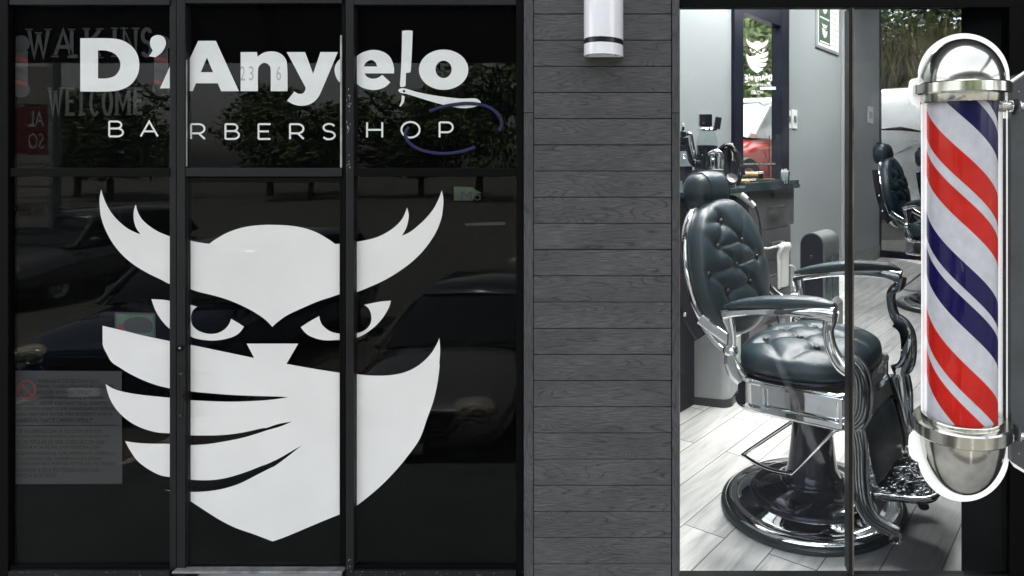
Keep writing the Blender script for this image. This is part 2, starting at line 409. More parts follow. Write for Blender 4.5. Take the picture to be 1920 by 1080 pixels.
# frame members
mb = MB(); pbox(mb, -260, 15, -60, 1100, D-.01, D+.10, .003); mb.build('jamb', M['frame_black'], store)
mb = MB(); pbox(mb, 318, 330, -60, 1100, D+.0, D+.10, .002); mb.build('mullion', M['frame'], store)
mb = MB(); pbox(mb, 331, 347, -60, 1100, D-.007, D+.10, .003); mb.build('mullion', M['frame'], store)
mb = MB(); pbox(mb, 641, 647, -60, 1100, D+.004, D+.10, .001); mb.build('mullion', M['frame_black'], store)
mb = MB(); pbox(mb, 648, 663, -60, 1100, D-.008, D+.10, .003); mb.build('mullion', M['frame'], store)
mb = MB(); pbox(mb, 968, 981, -60, 1100, D-.01, D+.10, .003); mb.build('jamb', M['frame_black'], store)
for a, b, k in ((15.2, 317.8, 0), (347.2, 640.8, 1), (663.2, 967.8, 0)):
    mb = MB(); pbox(mb, a, b, -12, 9 if not k else 6, D-.006, D+.10); mb.build('head_rail', M['frame'], store)
    mb = MB(); pbox(mb, a, b, 315, 331, D-.004, D+.10); mb.build('transom_rail', M['frame_black'] if not k else M['frame'], store)
    if not k:
        mb = MB(); pbox(mb, a, b, 1061, 1071, D-.002, D+.10); mb.build('bottom_rail', M['frame_black'], store)
        mb = MB(); pbox(mb, a, b, 1071.4, 1100, D-.02, D+.10); mb.build('sill', M['frame'], store)
# pale weathered beads beside the transom over the door
mb = MB(); pbox(mb, 347.3, 349.2, 112, 312, D-.001, D+.006, 0); mb.build('glazing_bead', M['bead'], store)
mb = MB(); pbox(mb, 637.8, 640.6, 66, 314, D-.001, D+.006, 0); mb.build('glazing_bead', M['bead'], store)
# paint scuffs on the right-hand mullion
mb = MB(); random.seed(3)
for i in range(46):
    x = random.gauss(653.5, 2.4); y = random.choice((random.uniform(160, 212), random.uniform(225, 250), random.uniform(290, 318), random.uniform(1048, 1072)))
    s = random.uniform(.3, .9); a = random.uniform(-.6, .6); q = random.uniform(1, 3.2)
    if not 649.5 < x < 661: continue
    mb.prism([[(x-s, y), (x, y-q), (x+s*.8, y-q*.4), (x+s*.5+a, y+q), (x-s*.2, y+q*.6)]], mp_at(D-.0095), 0)
mb.build('paint_chips', M['alu'], store)
mb = MB(); random.seed(5)
for i in range(70):
    x = random.choice((random.uniform(4, 320), random.uniform(660, 985))); y = random.choice((1071.7+random.random()*1.2, random.uniform(1073, 1079)))
    s = random.uniform(.3, 1.6)
    mb.prism([[(x-s, y), (x, y-s*.5), (x+s, y-.1*s), (x+s*.6, y+s*.5), (x-s*.4, y+s*.4)]], mp_at(D-.0215), 0)
mb.build('paint_chips', M['alu'], store)
# panes, films
for a, b, c, d in ((15, 318, 9, 315), (347, 641, 6, 315), (663, 968, 9, 315), (15, 318, 331, 1061), (663, 968, 331, 1061)):
    mb = MB(); pbox(mb, a-1.5, b+1.5, c-1.5, d+1.5, YG, YG+.006, 0); mb.build('pane', M['glass'], store)
    mb = MB(); pbox(mb, a-1.5, b+1.5, c-1.5, d+1.5, YF, YF+.02, 0); mb.build('window_film', M['film'], store)

door = thing('shop_door', 'black framed glass shop door with small round lock between the two mullions', 'door', P(490, 1072, D))
DB = D+.004
fr = MB(); pbox(fr, 347.6, 352, 333, 1064, DB, D+.09); fr.build('stile', M['frame'], door)
fr = MB(); pbox(fr, 636.5, 640.6, 333, 1064, DB, D+.09); fr.build('stile', M['frame_black'], door)
fr = MB(); pbox(fr, 352.2, 636.3, 333, 342, DB, D+.09); fr.build('top_rail', M['frame_black'], door)
fr = MB(); pbox(fr, 352.2, 636.3, 1062, 1070, DB, D+.09); fr.build('bottom_rail', M['frame_black'], door)
mb = MB(); pbox(mb, 350, 638, 340, 1064, YG, YG+.006, 0); pn = mb.build('pane', M['glass'], door)
mb = MB(); pbox(mb, 350, 638, 340, 1064, YF, YF+.02, 0); mb.build('window_film', M['film'], door)
mb = MB(); mb.lathe([(.011,0),(.013,.004),(.013,.010),(.010,.014),(.0001,.014)], P(337.5, 652.5, D-.012), 20, Matrix.Rotation(PI/2,4,'X')); lk = mb.build('lock', M['frame_black'], door, True)
mb = MB(); mb.lathe([(.0055,0),(.0055,.004),(.003,.006),(.0001,.006)], P(337.5, 652.5, D-.026), 16, Matrix.Rotation(PI/2,4,'X')); mb.build('key_cylinder', M['alu'], lk, True)
mb = MB()
hp = [P(338, 701, D-.012), P(341, 701, D-.05), P(343, 703, D-.06), P(343.5, 740, D-.062), P(343, 776, D-.06), P(341, 779, D-.05), P(338, 779, D-.012)]
mb.sweep(smoothpath(hp, 4), .006, 10); mb.build('pull_handle', M['frame'], door, True)
# threshold
mb = MB(); pbox(mb, 322, 641, 1072, 1076, D-.035, D+.1, .002)
tag(mb.build('door_threshold', M['alu']), 'worn aluminium threshold strip under the glass shop door', 'threshold')

# ------------------------------------------------------------------ owl emblem (traced in pixels)
def z3(l): return [(160+p[0]/2.842, 340+p[1]/2.842, *p[2:]) for p in l]
def z4(l): return [(500+p[0]/2.842, 340+p[1]/2.842, *p[2:]) for p in l]
def z5(l): return [(160+p[0]/2.842, 680+p[1]/2.842, *p[2:]) for p in l]
def z6(l): return [(500+p[0]/2.7, 680+p[1]/2.7, *p[2:]) for p in l]
horns = (z3([(84,44,1),(100,95),(130,155),(170,205),(220,248),(265,272),(295,282,1),(272,250),(260,215),(257,180),(260,150),(268,124,1),(280,165),(300,200),(330,230),(370,258),(410,278),(457,295),(535,310),(600,325),(660,333,1),(700,305),(760,272),(830,248),(900,236),(960,232)])
 + z4([(30,232),(110,235),(190,247),(260,270),(320,303),(365,334,1),(397,332),(462,325),(530,313),(580,300),(630,278),(680,245),(715,210),(735,175),(748,140,1),(757,178),(753,215),(742,252),(720,290,1),(760,272),(800,242),(850,195),(890,145),(918,90),(933,48,1),(941,90),(940,135),(930,200),(900,275),(850,350),(790,415),(720,470),(640,520),(560,558),(462,596),(397,600),(340,618),(270,641),(180,680),(110,713),(60,748),(30,775,1)])
 + z3([(960,738),(910,703),(850,670),(770,635),(690,610),(600,588),(535,566),(457,550),(400,522),(330,488),(260,445),(200,395),(150,335),(110,265),(85,195),(77,140),(76,90)]))
eyeL = z3([(352,628,1),(410,631),(457,638),(535,652),(595,668,1),(572,690),(562,725),(570,765),(600,795),(650,812),(700,810),(740,790),(765,762),(777,733,1),(815,755),(845,775,1),(820,808),(780,831),(720,845),(660,848),(590,838),(535,815),(457,790),(410,745),(375,690)])
eyeR = z4([(662,636,1),(600,642),(520,658,1),(545,680),(558,720),(550,765),(515,798),(462,812),(397,813),(340,800),(300,770),(284,740),(280,718,1),(230,746),(182,777,1),(205,806),(240,829),(300,846),(370,846),(462,838),(520,815),(580,770),(620,725),(650,675)])
mask = (z3([(92,770,1),(220,800),(300,820),(457,853),(535,866),(700,900),(900,942,1),(860,865,1)])
 + z4([(168,865,1),(105,973,1),(200,990),(320,1010),(397,1021),(462,1026),(560,1035),(660,1033),(740,1016),(810,980),(870,925),(905,870),(920,835,1),(924,900),(920,970)])
 + z6([(875,20),(865,100),(845,190),(810,290),(775,385),(720,465),(650,550),(560,640),(440,735),(377,765),(290,800),(200,838),(100,880),(30,905,1)])
 + z5([(900,915),(800,880),(720,840),(640,790),(535,722),(480,692),(423,678,1),(470,684),(535,688),(620,688),(720,675),(820,645),(920,595),(1000,555)])
 + z6([(0,550),(60,510),(120,465),(178,418,1),(120,452),(60,486),(0,514)])
 + z5([(940,550),(850,585),(760,612),(680,625),(600,626),(535,620),(457,610),(400,600),(340,570),(280,525),(240,470),(212,418,1),(270,427),(350,432),(457,433),(535,440),(640,435),(740,420),(840,400),(940,370)])
 + z6([(0,343),(70,323),(128,298,1),(60,310),(0,330)])
 + z5([(940,350),(840,372),(740,385),(640,388),(535,386),(457,377),(380,371),(300,348),(230,310),(170,255),(130,190),(108,115,1),(145,137),(200,155),(300,172),(457,188),(535,198),(640,204),(780,208),(900,204)])
 + z6([(0,190),(60,183),(110,174,1),(50,171),(0,170)])
 + z5([(900,177),(780,172),(640,161),(535,150),(457,138),(380,120),(300,90),(230,55),(185,27)])
 + z3([(140,962),(112,915),(97,885),(92,866,1)]))
OWL = [smoothloop(l, 5) for l in (horns, eyeL, eyeR, mask)]
def emit_owl(mb, mp, t):
    for l in OWL: mb.prism([l], mp, t)
mb = MB(); emit_owl(mb, mp_at(YV), .0006)
tag(mb.build('owl_emblem', M['vinyl']), 'huge white horned owl face emblem spread over the lower dark panes and door', 'window decal')

# ------------------------------------------------------------------ shop name lettering
def za(l): return [(p[0]/3.176, p[1]/3.176, *p[2:]) for p in l]
def zb(l): return [(480+p[0]/3.176, p[1]/3.176, *p[2:]) for p in l]
def ell(cx, cy, rx, ry, n=40, a0=0, a1=2*PI):
    return [(cx+rx*math.cos(a0+(a1-a0)*i/n), cy+ry*math.sin(a0+(a1-a0)*i/n)) for i in range(n)]
GL = []
GL.append([smoothloop(za([(478,228,1),(640,228),(720,238),(780,272),(818,325),(829,386),(818,448),(780,502),(720,534),(640,545),(478,545,1)]), 6),
           smoothloop(za([(583,300,1),(630,301),(680,318),(708,350),(717,386),(708,422),(680,454),(630,467),(583,467,1)]), 6)[::-1]])
GL.append([smoothloop(za([(893,250),(905,222),(940,208),(975,222),(988,255),(980,285),(960,315),(926,341,1),(886,335,1),(908,302),(898,280)]), 5)])
GL.append([za([(1022,372),(953,526),(1030,526)])])
GL.append([za([(1180,243),(1285,243),(1422,543),(1317,543),(1297,496),(1166,496),(1147,543),(1095,543),(1095,425)]), za([(1232,342),(1195,430),(1269,430)])[::-1]])
GL.append([smoothloop(za([(1433,310,1),(1530,310,1),(1533,338,1),(1570,314),(1615,306),(1660,314),(1697,345),(1710,395),(1712,543,1),(1612,543,1),(1612,420),(1602,388),(1575,374),(1548,388),(1536,420),(1536,543,1),(1433,543,1)]), 5)])
GL.append([smoothloop(zb([(183,310,1),(292,310,1),(340,440,1),(384,310,1),(487,310,1),(395,528),(365,585),(325,618),(275,630),(225,622),(185,600,1),(228,545,1),(252,558),(278,556),(292,540),(296,522,1)]), 5)])
GL.append([smoothloop(zb([(530,345,1),(500,352),(476,382),(468,415),(474,450),(492,484),(530,510,1)]), 5)])
GL.append([smoothloop(zb([(822,437,1),(645,437,1),(662,458),(695,469),(728,462),(752,446,1),(800,490,1),(770,517),(735,531),(697,536),(640,524),(598,496),(560,440,1),(560,390,1),(598,338),(640,310),(700,297),(760,310),(800,343),(820,395)]), 5),
           smoothloop(zb([(642,396,1),(655,372),(685,357),(710,370),(722,396,1)]), 5)[::-1]])
GL.append([smoothloop(zb([(873,184),(900,181),(931,184),(932,200),(928,310),(921,420),(908,432),(893,434,1),(890,512,1),(872,518),(858,510),(862,440),(868,300),(870,190)]), 4)])
GL.append([smoothloop(zb([(848,536),(866,526),(900,530),(960,548),(1050,566),(1130,578),(1220,587),(1300,586),(1330,598),(1337,615),(1312,634),(1250,644),(1180,638),(1080,615),(980,585),(900,560),(860,552)]), 5), zb(ell(882,543,8,8,14))[::-1]])
GL.append([smoothloop(zb([(868,568,1),(885,573,1),(880,608),(861,634),(856,628),(866,600)]), 4)])
GL.append([zb(ell(1117,415,147,120)), zb(ell(1117,413,48,52))[::-1]])
mb = MB()
for g in GL: mb.prism(g, mp_at(YV), .0006)
tag(mb.build('name_lettering', M['vinyl_bright']), 'bold white name lettering with a straight razor for its letter l on the upper panes', 'window decal')

def stroke(mb, pts, w, mp, t=0.0, off=0.0):
    # a flat band along a polyline, with joined corners
    q = [Vector((*p, 0)) for p in pts]; q = [v for i, v in enumerate(q) if i == 0 or (v-q[i-1]).length > 1e-3]; nrm = []
    for i in range(len(q)):
        d = (q[min(i+1, len(q)-1)]-q[max(i-1, 0)])
        if i not in (0, len(q)-1):
            a = (q[i]-q[i-1]).normalized(); b = (q[i+1]-q[i]).normalized(); d = a+b
            if d.length < 1e-3: d = a
            d.normalize(); k = 1/max(.5, abs(d.dot(b)))
        else: d.normalize(); k = 1
        nrm.append(Vector((-d.y, d.x, 0))*w/2*k)
    a = [q[i]+nrm[i] for i in range(len(q))]; b = [q[i]-nrm[i] for i in range(len(q))]
    A = [mb.bm.verts.new(mp(p.x, p.y, off)) for p in a]; B = [mb.bm.verts.new(mp(p.x, p.y, off)) for p in b]
    for i in range(len(q)-1): mb.bm.faces.new((A[i], A[i+1], B[i+1], B[i]))
def arc(cx, cy, rx, ry, a0, a1, n=12): return [(cx+rx*math.cos(math.radians(a0+(a1-a0)*i/n)), cy+ry*math.sin(math.radians(a0+(a1-a0)*i/n))) for i in range(n+1)]
LET = {
 'A': [[(0,1),(.5,0),(1,1)], [(.2,.66),(.8,.66)]],
 'B': [[(0,0),(0,1)], [(0,0),(.55,0)]+arc(.55,.235,.33,.235,-90,90)+[(0,.47)], [(0,.47),(.6,.47)]+arc(.6,.735,.4,.265,-90,90)+[(0,1)]],
 'R': [[(0,0),(0,1)], [(0,0),(.55,0)]+arc(.55,.31,.42,.31,-90,90)+[(0,.62)], [(.55,.62),(1,1)]],
 'E': [[(0,0),(0,1)], [(0,0),(1,0)], [(0,.49),(.86,.49)], [(0,1),(1,1)]],
 'S': [arc(.52,.25,.46,.25,-25,-180,10)+arc(.5,.25,.44,.24,180,90,6)[1:]+arc(.5,.75,.48,.25,-90,90,10)[1:]+arc(.48,.75,.46,.25,90,155,6)[1:]],
 'H': [[(0,0),(0,1)], [(1,0),(1,1)], [(0,.5),(1,.5)]],
 'O': [arc(.5,.5,.5,.5,0,360,32)],
 'P': [[(0,0),(0,1)], [(0,0),(.55,0)]+arc(.55,.33,.42,.33,-90,90)+[(0,.66)]],
 'W': [[(0,0),(.27,1),(.5,.15)], [(.5,.15),(.75,1),(1,0)]],
 'L': [[(0,0),(0,1),(1,1)]], 'K': [[(0,0),(0,1)], [(1,0),(0,.6)], [(.35,.42),(1,1)]], 'I': [[(.5,0),(.5,1)]],
 'N': [[(0,1),(0,0),(1,1),(1,0)]], 'C': [arc(.52,.5,.5,.5,-48,-312,20)], 'M': [[(0,1),(0,0)], [(0,0),(.5,.75),(1,0)], [(1,0),(1,1)]], '-': [[(.1,.5),(.9,.5)]],
}
SER = {'W': [(0,0),(.5,.12),(1,0)], 'A': [(0,1),(1,1)], 'L': [(0,0),(0,1)], 'K': [(0,0),(0,1),(1,0),(1,1)], 'I': [(.5,0),(.5,1)], 'N': [(0,1),(0,0),(1,0)], 'M': [(0,0),(1,0),(0,1),(1,1)], 'E': [(0,0),(0,1)]}
def letter(mb, ch, x0, x1, y0, y1, w, mp, serif=0):
    e = w/2
    for k, s in enumerate(LET[ch]):
        pts = [(x0+e+u*(x1-x0-2*e), y0+e+v*(y1-y0-2*e)) for u, v in s]
        stroke(mb, pts, w, mp, off=-.00012*k)
    if serif:
        for k, (u, v) in enumerate(SER.get(ch, [])):
            cx = x0+e+u*(x1-x0-2*e); cy = y0+(y1-y0)*v+(-1.2 if v > .5 else 1.2)
            stroke(mb, [(cx-serif, cy), (cx+serif, cy)], 2.4, mp, off=-.0006-.00005*k)
mb = MB()
for ch, a, b, c, d in (('B',203,232.5,226,257.5),('A',262,297.5,226,257.5),('R',356.5,386,231,262.3),('B',421,450,231,262.3),('E',483,509,231,262.3),('R',542,571.5,231,262.3),('S',603.5,630,230.5,262.8),('H',686.5,718.5,227.6,259.3),('O',751,788.5,227,259.6),('P',822.5,851.5,227.6,259.3)):
    letter(mb, ch, a, b, c, d, 3.5, mp_at(YV))
tag(mb.build('barbershop_lettering', M['vinyl_bright']), 'thin widely spaced white letters reading barbershop under the bold name', 'window decal')
# WALK-INS WELCOME, old grey letters between two small printed poles, behind the white ones
mb = MB(); YW = YV+.003
w1 = [('W',51,94,54,110),('A',100,137,54,107),('L',131,149,54,109),('K',159,191,53,109),('-',192,205,80,82),('I',208,222,52,107),('N',229,258,52,107),('S',263,287,51,108)]
for ch, a, b, c, d in w1: letter(mb, ch, a, b, c, d, 7.0 if ch != '-' else 5, mp_at(YW), 7 if ch not in 'S-' else 0)
w2 = [('W',90,118,164,217),('E',123,143,164,217),('L',149,163,164,217),('C',167,188,164,218),('O',191,212,165,218),('M',216,245,165,216),('E',250,270,164,215)]
for ch, a, b, c, d in w2: letter(mb, ch, a, b, c, d, 6.0, mp_at(YW), 5 if ch not in 'OC' else 0)
tag(mb.build('walk_ins_lettering', M['vinyl_grey']), 'faint grey serif letters reading walk-ins welcome behind the bold name', 'window decal')
def small_pole(x, y0, y1):
    t = thing('pole_sticker', 'printed little barber pole sticker at the left end of the faint grey letters' if x < 100 else 'printed little barber pole sticker at the right end of the faint grey letters', 'sticker', P(x, y1, YW), 'printed pole stickers')
    mb = MB(); mb.prism([ell(x, y0+15, 17, 16, 24)], mp_at(YW), .0006); mb.build('cap', M['vinyl_grey'], t)
    mb = MB(); mb.prism([ell(x, y1-14, 17, 15, 24)], mp_at(YW), .0006); mb.build('cap', M['vinyl_grey'], t)
    mb = MB(); mb.prism([[(x-13,y0+30),(x+13,y0+28),(x+13,y1-26),(x-13,y1-24)]], mp_at(YW), .0006); mb.build('tube', M['notice'], t)
    for k in range(3):
        yy = y0+38+k*22
        mb = MB(); mb.prism([[(x-13,yy),(x+13,yy+6),(x+13,yy+13),(x-13,yy+7)]], mp_at(YW-.0005), 0); mb.build('stripe', M['notice_red'] if k != 1 else M['vinyl_ghost'], t)
small_pole(39, 67, 182); small_pole(302, 67, 180)
# ghost number plates over the door
mb = MB()
for ch, x in (('2',455),('3',471),('8',489),('6',522.5)): text_mb(mb, ch, mp_at(YV-.001), x-4.5, x+4.5, 124, 151)
text_mb(mb, 'B', mp_at(YV-.001), 483.5, 495, 155, 180)
tag(mb.build('street_number', M['ghost']), 'dull black street number with a letter b under it over the door', 'number')
# notice
nt_ = thing('gun_notice', 'grey bilingual notice with red prohibition ring on the lower left pane', 'notice', P(122, 908, YW))
mb = MB(); mb.prism([[(17,695),(228,696),(229,907),(18,908)]], mp_at(YW), .0008); mb.build('card', M['notice'], nt_)
mb = MB(); mb.prism([ell(49.5,730.5,18,17.5,36), ell(49.5,730.5,14.8,14.4,36)[::-1]], mp_at(YW-.0009), .0004)
mb.prism([[(37,719.5),(39.5,717.5),(62,741),(60,743.5)]], mp_at(YW-.0013), .0003); mb.build('prohibition_ring', M['notice_red'], nt_)
mb = MB(); mb.prism([[(38,736),(40,733),(41.5,735),(41,739),(39,740)]], mp_at(YW-.0012), .0003); mb.build('pistol_mark', M['vinyl_ghost'], nt_)
T = ['"PURSUANT TO SECTION 30.07,','PENAL CODE (TRESPASS BY LICENSE','HOLDER WITH AN OPENLY','CARRIED HANDGUN), A PERSON','LICENSED UNDER SUBCHAPTER H, CHAPTER','411, GOVERNMENT CODE (HANDGUN LICENSING','LAW), MAY NOT ENTER THIS PROPERTY WITH A','HANDGUN THAT IS CARRIED OPENLY"']
X1 = [188,213,171,194,204,216,211,174]
mb = MB()
for i, (t_, x1) in enumerate(zip(T, X1)): text_mb(mb, t_, mp_at(YW-.0009), 70 if i < 4 else 30, x1, 711+10.4*i, 719.3+10.4*i)
T2 = ['"DE ACUERDO CON LA SECCIÓN 30.07 DEL','CÓDIGO PENAL (INGRESO SIN AUTORIZACIÓN','DE UN TITULAR DE UNA LICENCIA CON UNA','PISTOLA A LA VISTA), UNA PERSONA CON','LICENCIA SEGÚN EL SUBCAPÍTULO H, CAPÍTULO','411, CÓDIGO DEL GOBIERNO (LEY SOBRE','LICENCIAS PARA PORTAR PISTOLAS), NO PUEDE','INGRESAR A ESTA PROPIEDAD CON UNA','PISTOLA A LA VISTA"']
X2 = [192,207,197,188,217,190,216,186,107]
for i, (t_, x1) in enumerate(zip(T2, X2)): text_mb(mb, t_, mp_at(YW-.0009), 30, x1, 803.5+10.5*i, 811.8+10.5*i)
mb.prism([[(25,797.3),(220,796.6),(220,798.1),(25,798.8)]], mp_at(YW-.0009), 0)
mb.build('lettering', M['notice_ink'], nt_)
# framed little card behind the owl cheek
cd = thing('picture_card', 'small framed picture card stuck behind the left eye of the owl', 'card', P(254, 635, YW))
mb = MB(); mb.prism([[(215,585),(291,587),(292,635),(215,634)]], mp_at(YW), .0008); mb.build('card_border', M['notice'], cd)
mb = MB(); mb.prism([[(218.5,589),(288,590.5),(288.5,632),(218.5,631)]], mp_at(YW-.0009), .0003); mb.build('picture', M['poster_green'], cd)
mb = MB(); mb.prism([smoothloop([(236,600),(262,594),(284,603),(284,622),(255,624),(232,616)],4)], mp_at(YW-.0014), .0003); mb.build('pale_patch', M['notice'], cd)
mb = MB(); mb.prism([[(222,608),(231,607),(232,618),(222,619)]], mp_at(YW-.0016), .0002); mb.build('red_patch', M['notice_red'], cd)
# green corner sticker and unlit neon loop
gs = thing('green_sticker', 'small dark green corner sticker at the top of the right filmed pane', 'sticker', P(885, 377, YW))
mb = MB(); mb.prism([smoothloop([(851,350,1),(886,351,1),(893,357),(905,362,1),(892,364),(903,365,1),(890,369),(886,376,1),(851,376,1)],3)], mp_at(YW), .0006); mb.build('green_field', M['green'], gs)
mb = MB(); text_mb(mb, 'Mo', mp_at(YW-.0004), 865, 902, 359, 376); mb.build('lettering', M['vinyl_grey'], gs)
mb = MB(); mb.prism([[(872,418.5),(946,416),(948,419),(946,422),(872,423)]], mp_at(YW), .0005)
tag(mb.build('faint_strip', M['notice']), 'faint pale strip of tiny print under the green sticker', 'sticker')
mb = MB()
mb.sweep([P(a, b, YV-.0055) for a, b in smoothloop([(806,209,1),(830,200),(870,194),(900,196),(922,204),(936,218),(941,232),(936,246,1)], 6)[:-6]], (.008,.0045), 8, up=Vector((0,1,0)))
mb.sweep([P(a, b, YV-.0055) for a, b in smoothloop([(766,238,1),(760,252),(766,266),(782,278),(808,286),(836,288),(866,284),(894,275,1)], 6)[:-6]], (.008,.0045), 8, up=Vector((0,1,0)))
tag(mb.build('neon_loop', M['neon'], smooth=True), 'two unlit dark blue curved neon strokes beside the barbershop letters', 'neon sign')

# ------------------------------------------------------------------ cladding pier
pier = thing('cladding_pier', 'charcoal composite board pier between the dark panes and the bright window', 'wall', P(1128, 1079, D))
def boards(mb, rects, y0, y1, bev=.0016, vert=False):
    uvl = mb.bm.loops.layers.uv.verify()
    for i, (a, b, c, d) in enumerate(rects):
        pa = P(a, d, y0); pb = P(b, c, y0); n0 = len(mb.bm.faces)
        mb.bm.faces.ensure_lookup_table(); old = set(mb.bm.faces)
        mb.box(pa.x, pb.x, y0, y1, pa.z, pb.z, bevel=bev, seg=1)
        ou, ov = random.uniform(0, 40), random.uniform(0, 40)
        for f in mb.bm.faces:
            if f in old: continue
            for l in f.loops:
                co_ = l.vert.co
                u, v = (co_.x, co_.z-pa.z) if not vert else (co_.z-pa.z, co_.x)
                l[uvl].uv = (u+ou, v+ov)
random.seed(11)
ys = [-140+i*49.12+26-2*49.12+140-0 for i in range(0, 26)]
ys = [26+49.12*k for k in range(-4, 24)]
mb = MB(); boards(mb, [(1000.4, 1258.6, ys[i]+.9+random.uniform(-.2,.2), ys[i+1]-.4) for i in range(len(ys)-1)], D-.05, D-.03)
mb.build('board_cladding', M['clad'], pier)
mb = MB(); boards(mb, [(982, 999.3, -170, 211), (982, 999.3, 212, 1150)], D-.055, D+.09, vert=True); mb.build('corner_trim', M['trim'], pier)
mb = MB(); boards(mb, [(1260, 1273.5, -170, 211), (1260, 1273.5, 212, 1150)], D-.055, D+.09, vert=True); mb.build('corner_trim', M['trim'], pier)
mb = MB(); pbox(mb, 984, 1272, -170, 1150, D-.028, D+.08, 0); mb.build('backing', M['frame_black'], pier)

# wall lamp: half cylinder
lamp = thing('wall_lamp', 'white half-round wall lamp with a black band on the charcoal boards', 'wall lamp', P(1132, 115, D-.05))
def halfcyl(mb, cx, z0, z1, r, dep, yb, n=24, closed=True, inner=None):
    prof = [(-r+0, 0)]+[(-r*math.cos(PI*i/n), -dep*math.sin(PI*i/n)) for i in range(n+1)]+[(r, 0)]
    prof = [(cx+a, yb+b) for a, b in prof[1:-1]]
    lo = [mb.bm.verts.new((a, b, z0)) for a, b in prof]; hi = [mb.bm.verts.new((a, b, z1)) for a, b in prof]
    for i in range(len(prof)-1): mb.bm.faces.new((lo[i], lo[i+1], hi[i+1], hi[i]))
    mb.bm.faces.new((lo[0], lo[-1], hi[-1], hi[0]))
    if closed: mb.bm.faces.new(lo); mb.bm.faces.new(hi[::-1])
    return prof
YB = D-.0505; cxl = P(1132, 0, YB).x; rl = .0905
zb0 = P(0, 113, YB-.03).z
sect = [(P(0,70,YB-.1).z, P(0,-120,YB-.1).z, 'shade', M['white_gloss'], rl, .105)]
zt = P(0,78.5,YB-.06).z+.017
mb = MB(); halfcyl(mb, cxl, zt-.0, zt+.55, rl, .11, YB); mb.build('shade', M['white_gloss'], lamp, True)
mb = MB(); halfcyl(mb, cxl, zt-.024, zt-.0005, rl-.002, .107, YB); mb.build('black_band', M['black_plastic'], lamp, True)
# lower lip: hollow ring with a recessed lens
mb = MB(); n = 24; zl1 = zt-.0245; zl0 = zl1-.052
def hp_(r, d): return [(cxl-r*math.cos(PI*i/n), YB-d*math.sin(PI*i/n)) for i in range(n+1)]
o_, i_ = hp_(rl, .11), hp_(rl-.009, .1)
O0 = [mb.bm.verts.new((a,b,zl0)) for a,b in o_]; O1 = [mb.bm.verts.new((a,b,zl1)) for a,b in o_]
I0 = [mb.bm.verts.new((a,b,zl0)) for a,b in i_]; I1 = [mb.bm.verts.new((a,b,zl0+.02)) for a,b in i_]
for i in range(n):
    mb.bm.faces.new((O0[i],O0[i+1],O1[i+1],O1[i])); mb.bm.faces.new((O0[i],O0[i+1],I0[i+1],I0[i])); mb.bm.faces.new((I0[i],I0[i+1],I1[i+1],I1[i]))
mb.bm.faces.new(O1); mb.bm.faces.new((O0[0],O1[0],O1[-1],O0[-1])); mb.build('lip', M['white_gloss'], lamp, True)
mb = MB(); halfcyl(mb, cxl, zl0+.012, zl0+.018, rl-.0095, .0995, YB-.001); mb.build('lens', M['white_plastic'], lamp, True)
for sx in (-1, 1):
    mb = MB(); mb.sphere((cxl+sx*.062, YB-.066, zl0-.003), .0035, u=10, v=6); mb.build('screw', M['alu'], lamp, True)

# ------------------------------------------------------------------ bright window on the right
win = thing('display_window', 'clear shop window in black framing looking into the barbershop', 'window', P(1590, 1078, D))
mb = MB(); pbox(mb, 1274, 1960, -60, 13.5, D-.006, D+.045); mb.build('head_rail', M['frame_black'], win)
mb = MB(); pbox(mb, 1592, 1598.5, 13.7, 1082.5, D-.004, D+.09, .0015); mul = mb.build('mullion', M['frame'], win)
mb = MB(); pbox(mb, 1598.6, 1601.2, 13.7, 1082.5, D+.002, D+.0065, .0004); mb.build('edge_strip', M['gold_bead'], mul)
mb = MB(); pbox(mb, 1273.7, 1275.0, 13.7, 1082.5, D+.003, D+.0065, 0); mb.build('edge_strip', M['gold_bead'], win)
mb = MB(); pbox(mb, 1274, 1960, 1083, 1110, D-.014, D+.04, .002); mb.build('sill', M['frame'], win)
mb = MB(); pbox(mb, 1601.5, 1890, 1076.5, 1079, D+.018, D+.026, .0005); mb.build('edge_strip', M['alu'], win)
mb = MB(); pbox(mb, 1893, 1960, 13.7, 1082.5, D-.006, D+.09); mb.build('jamb', M['frame_black'], win)
mb = MB(); pbox(mb, 1273, 1594, 12, 1084, YG, YG+.006, 0); mb.build('pane', M['glass_show'], win)
mb = MB(); pbox(mb, 1597, 1895, 12, 1084, YG, YG+.006, 0); tag(mb.build('pane', M['glass_fade'], win), 'pane tinted grey to imitate the dimming toward the right')

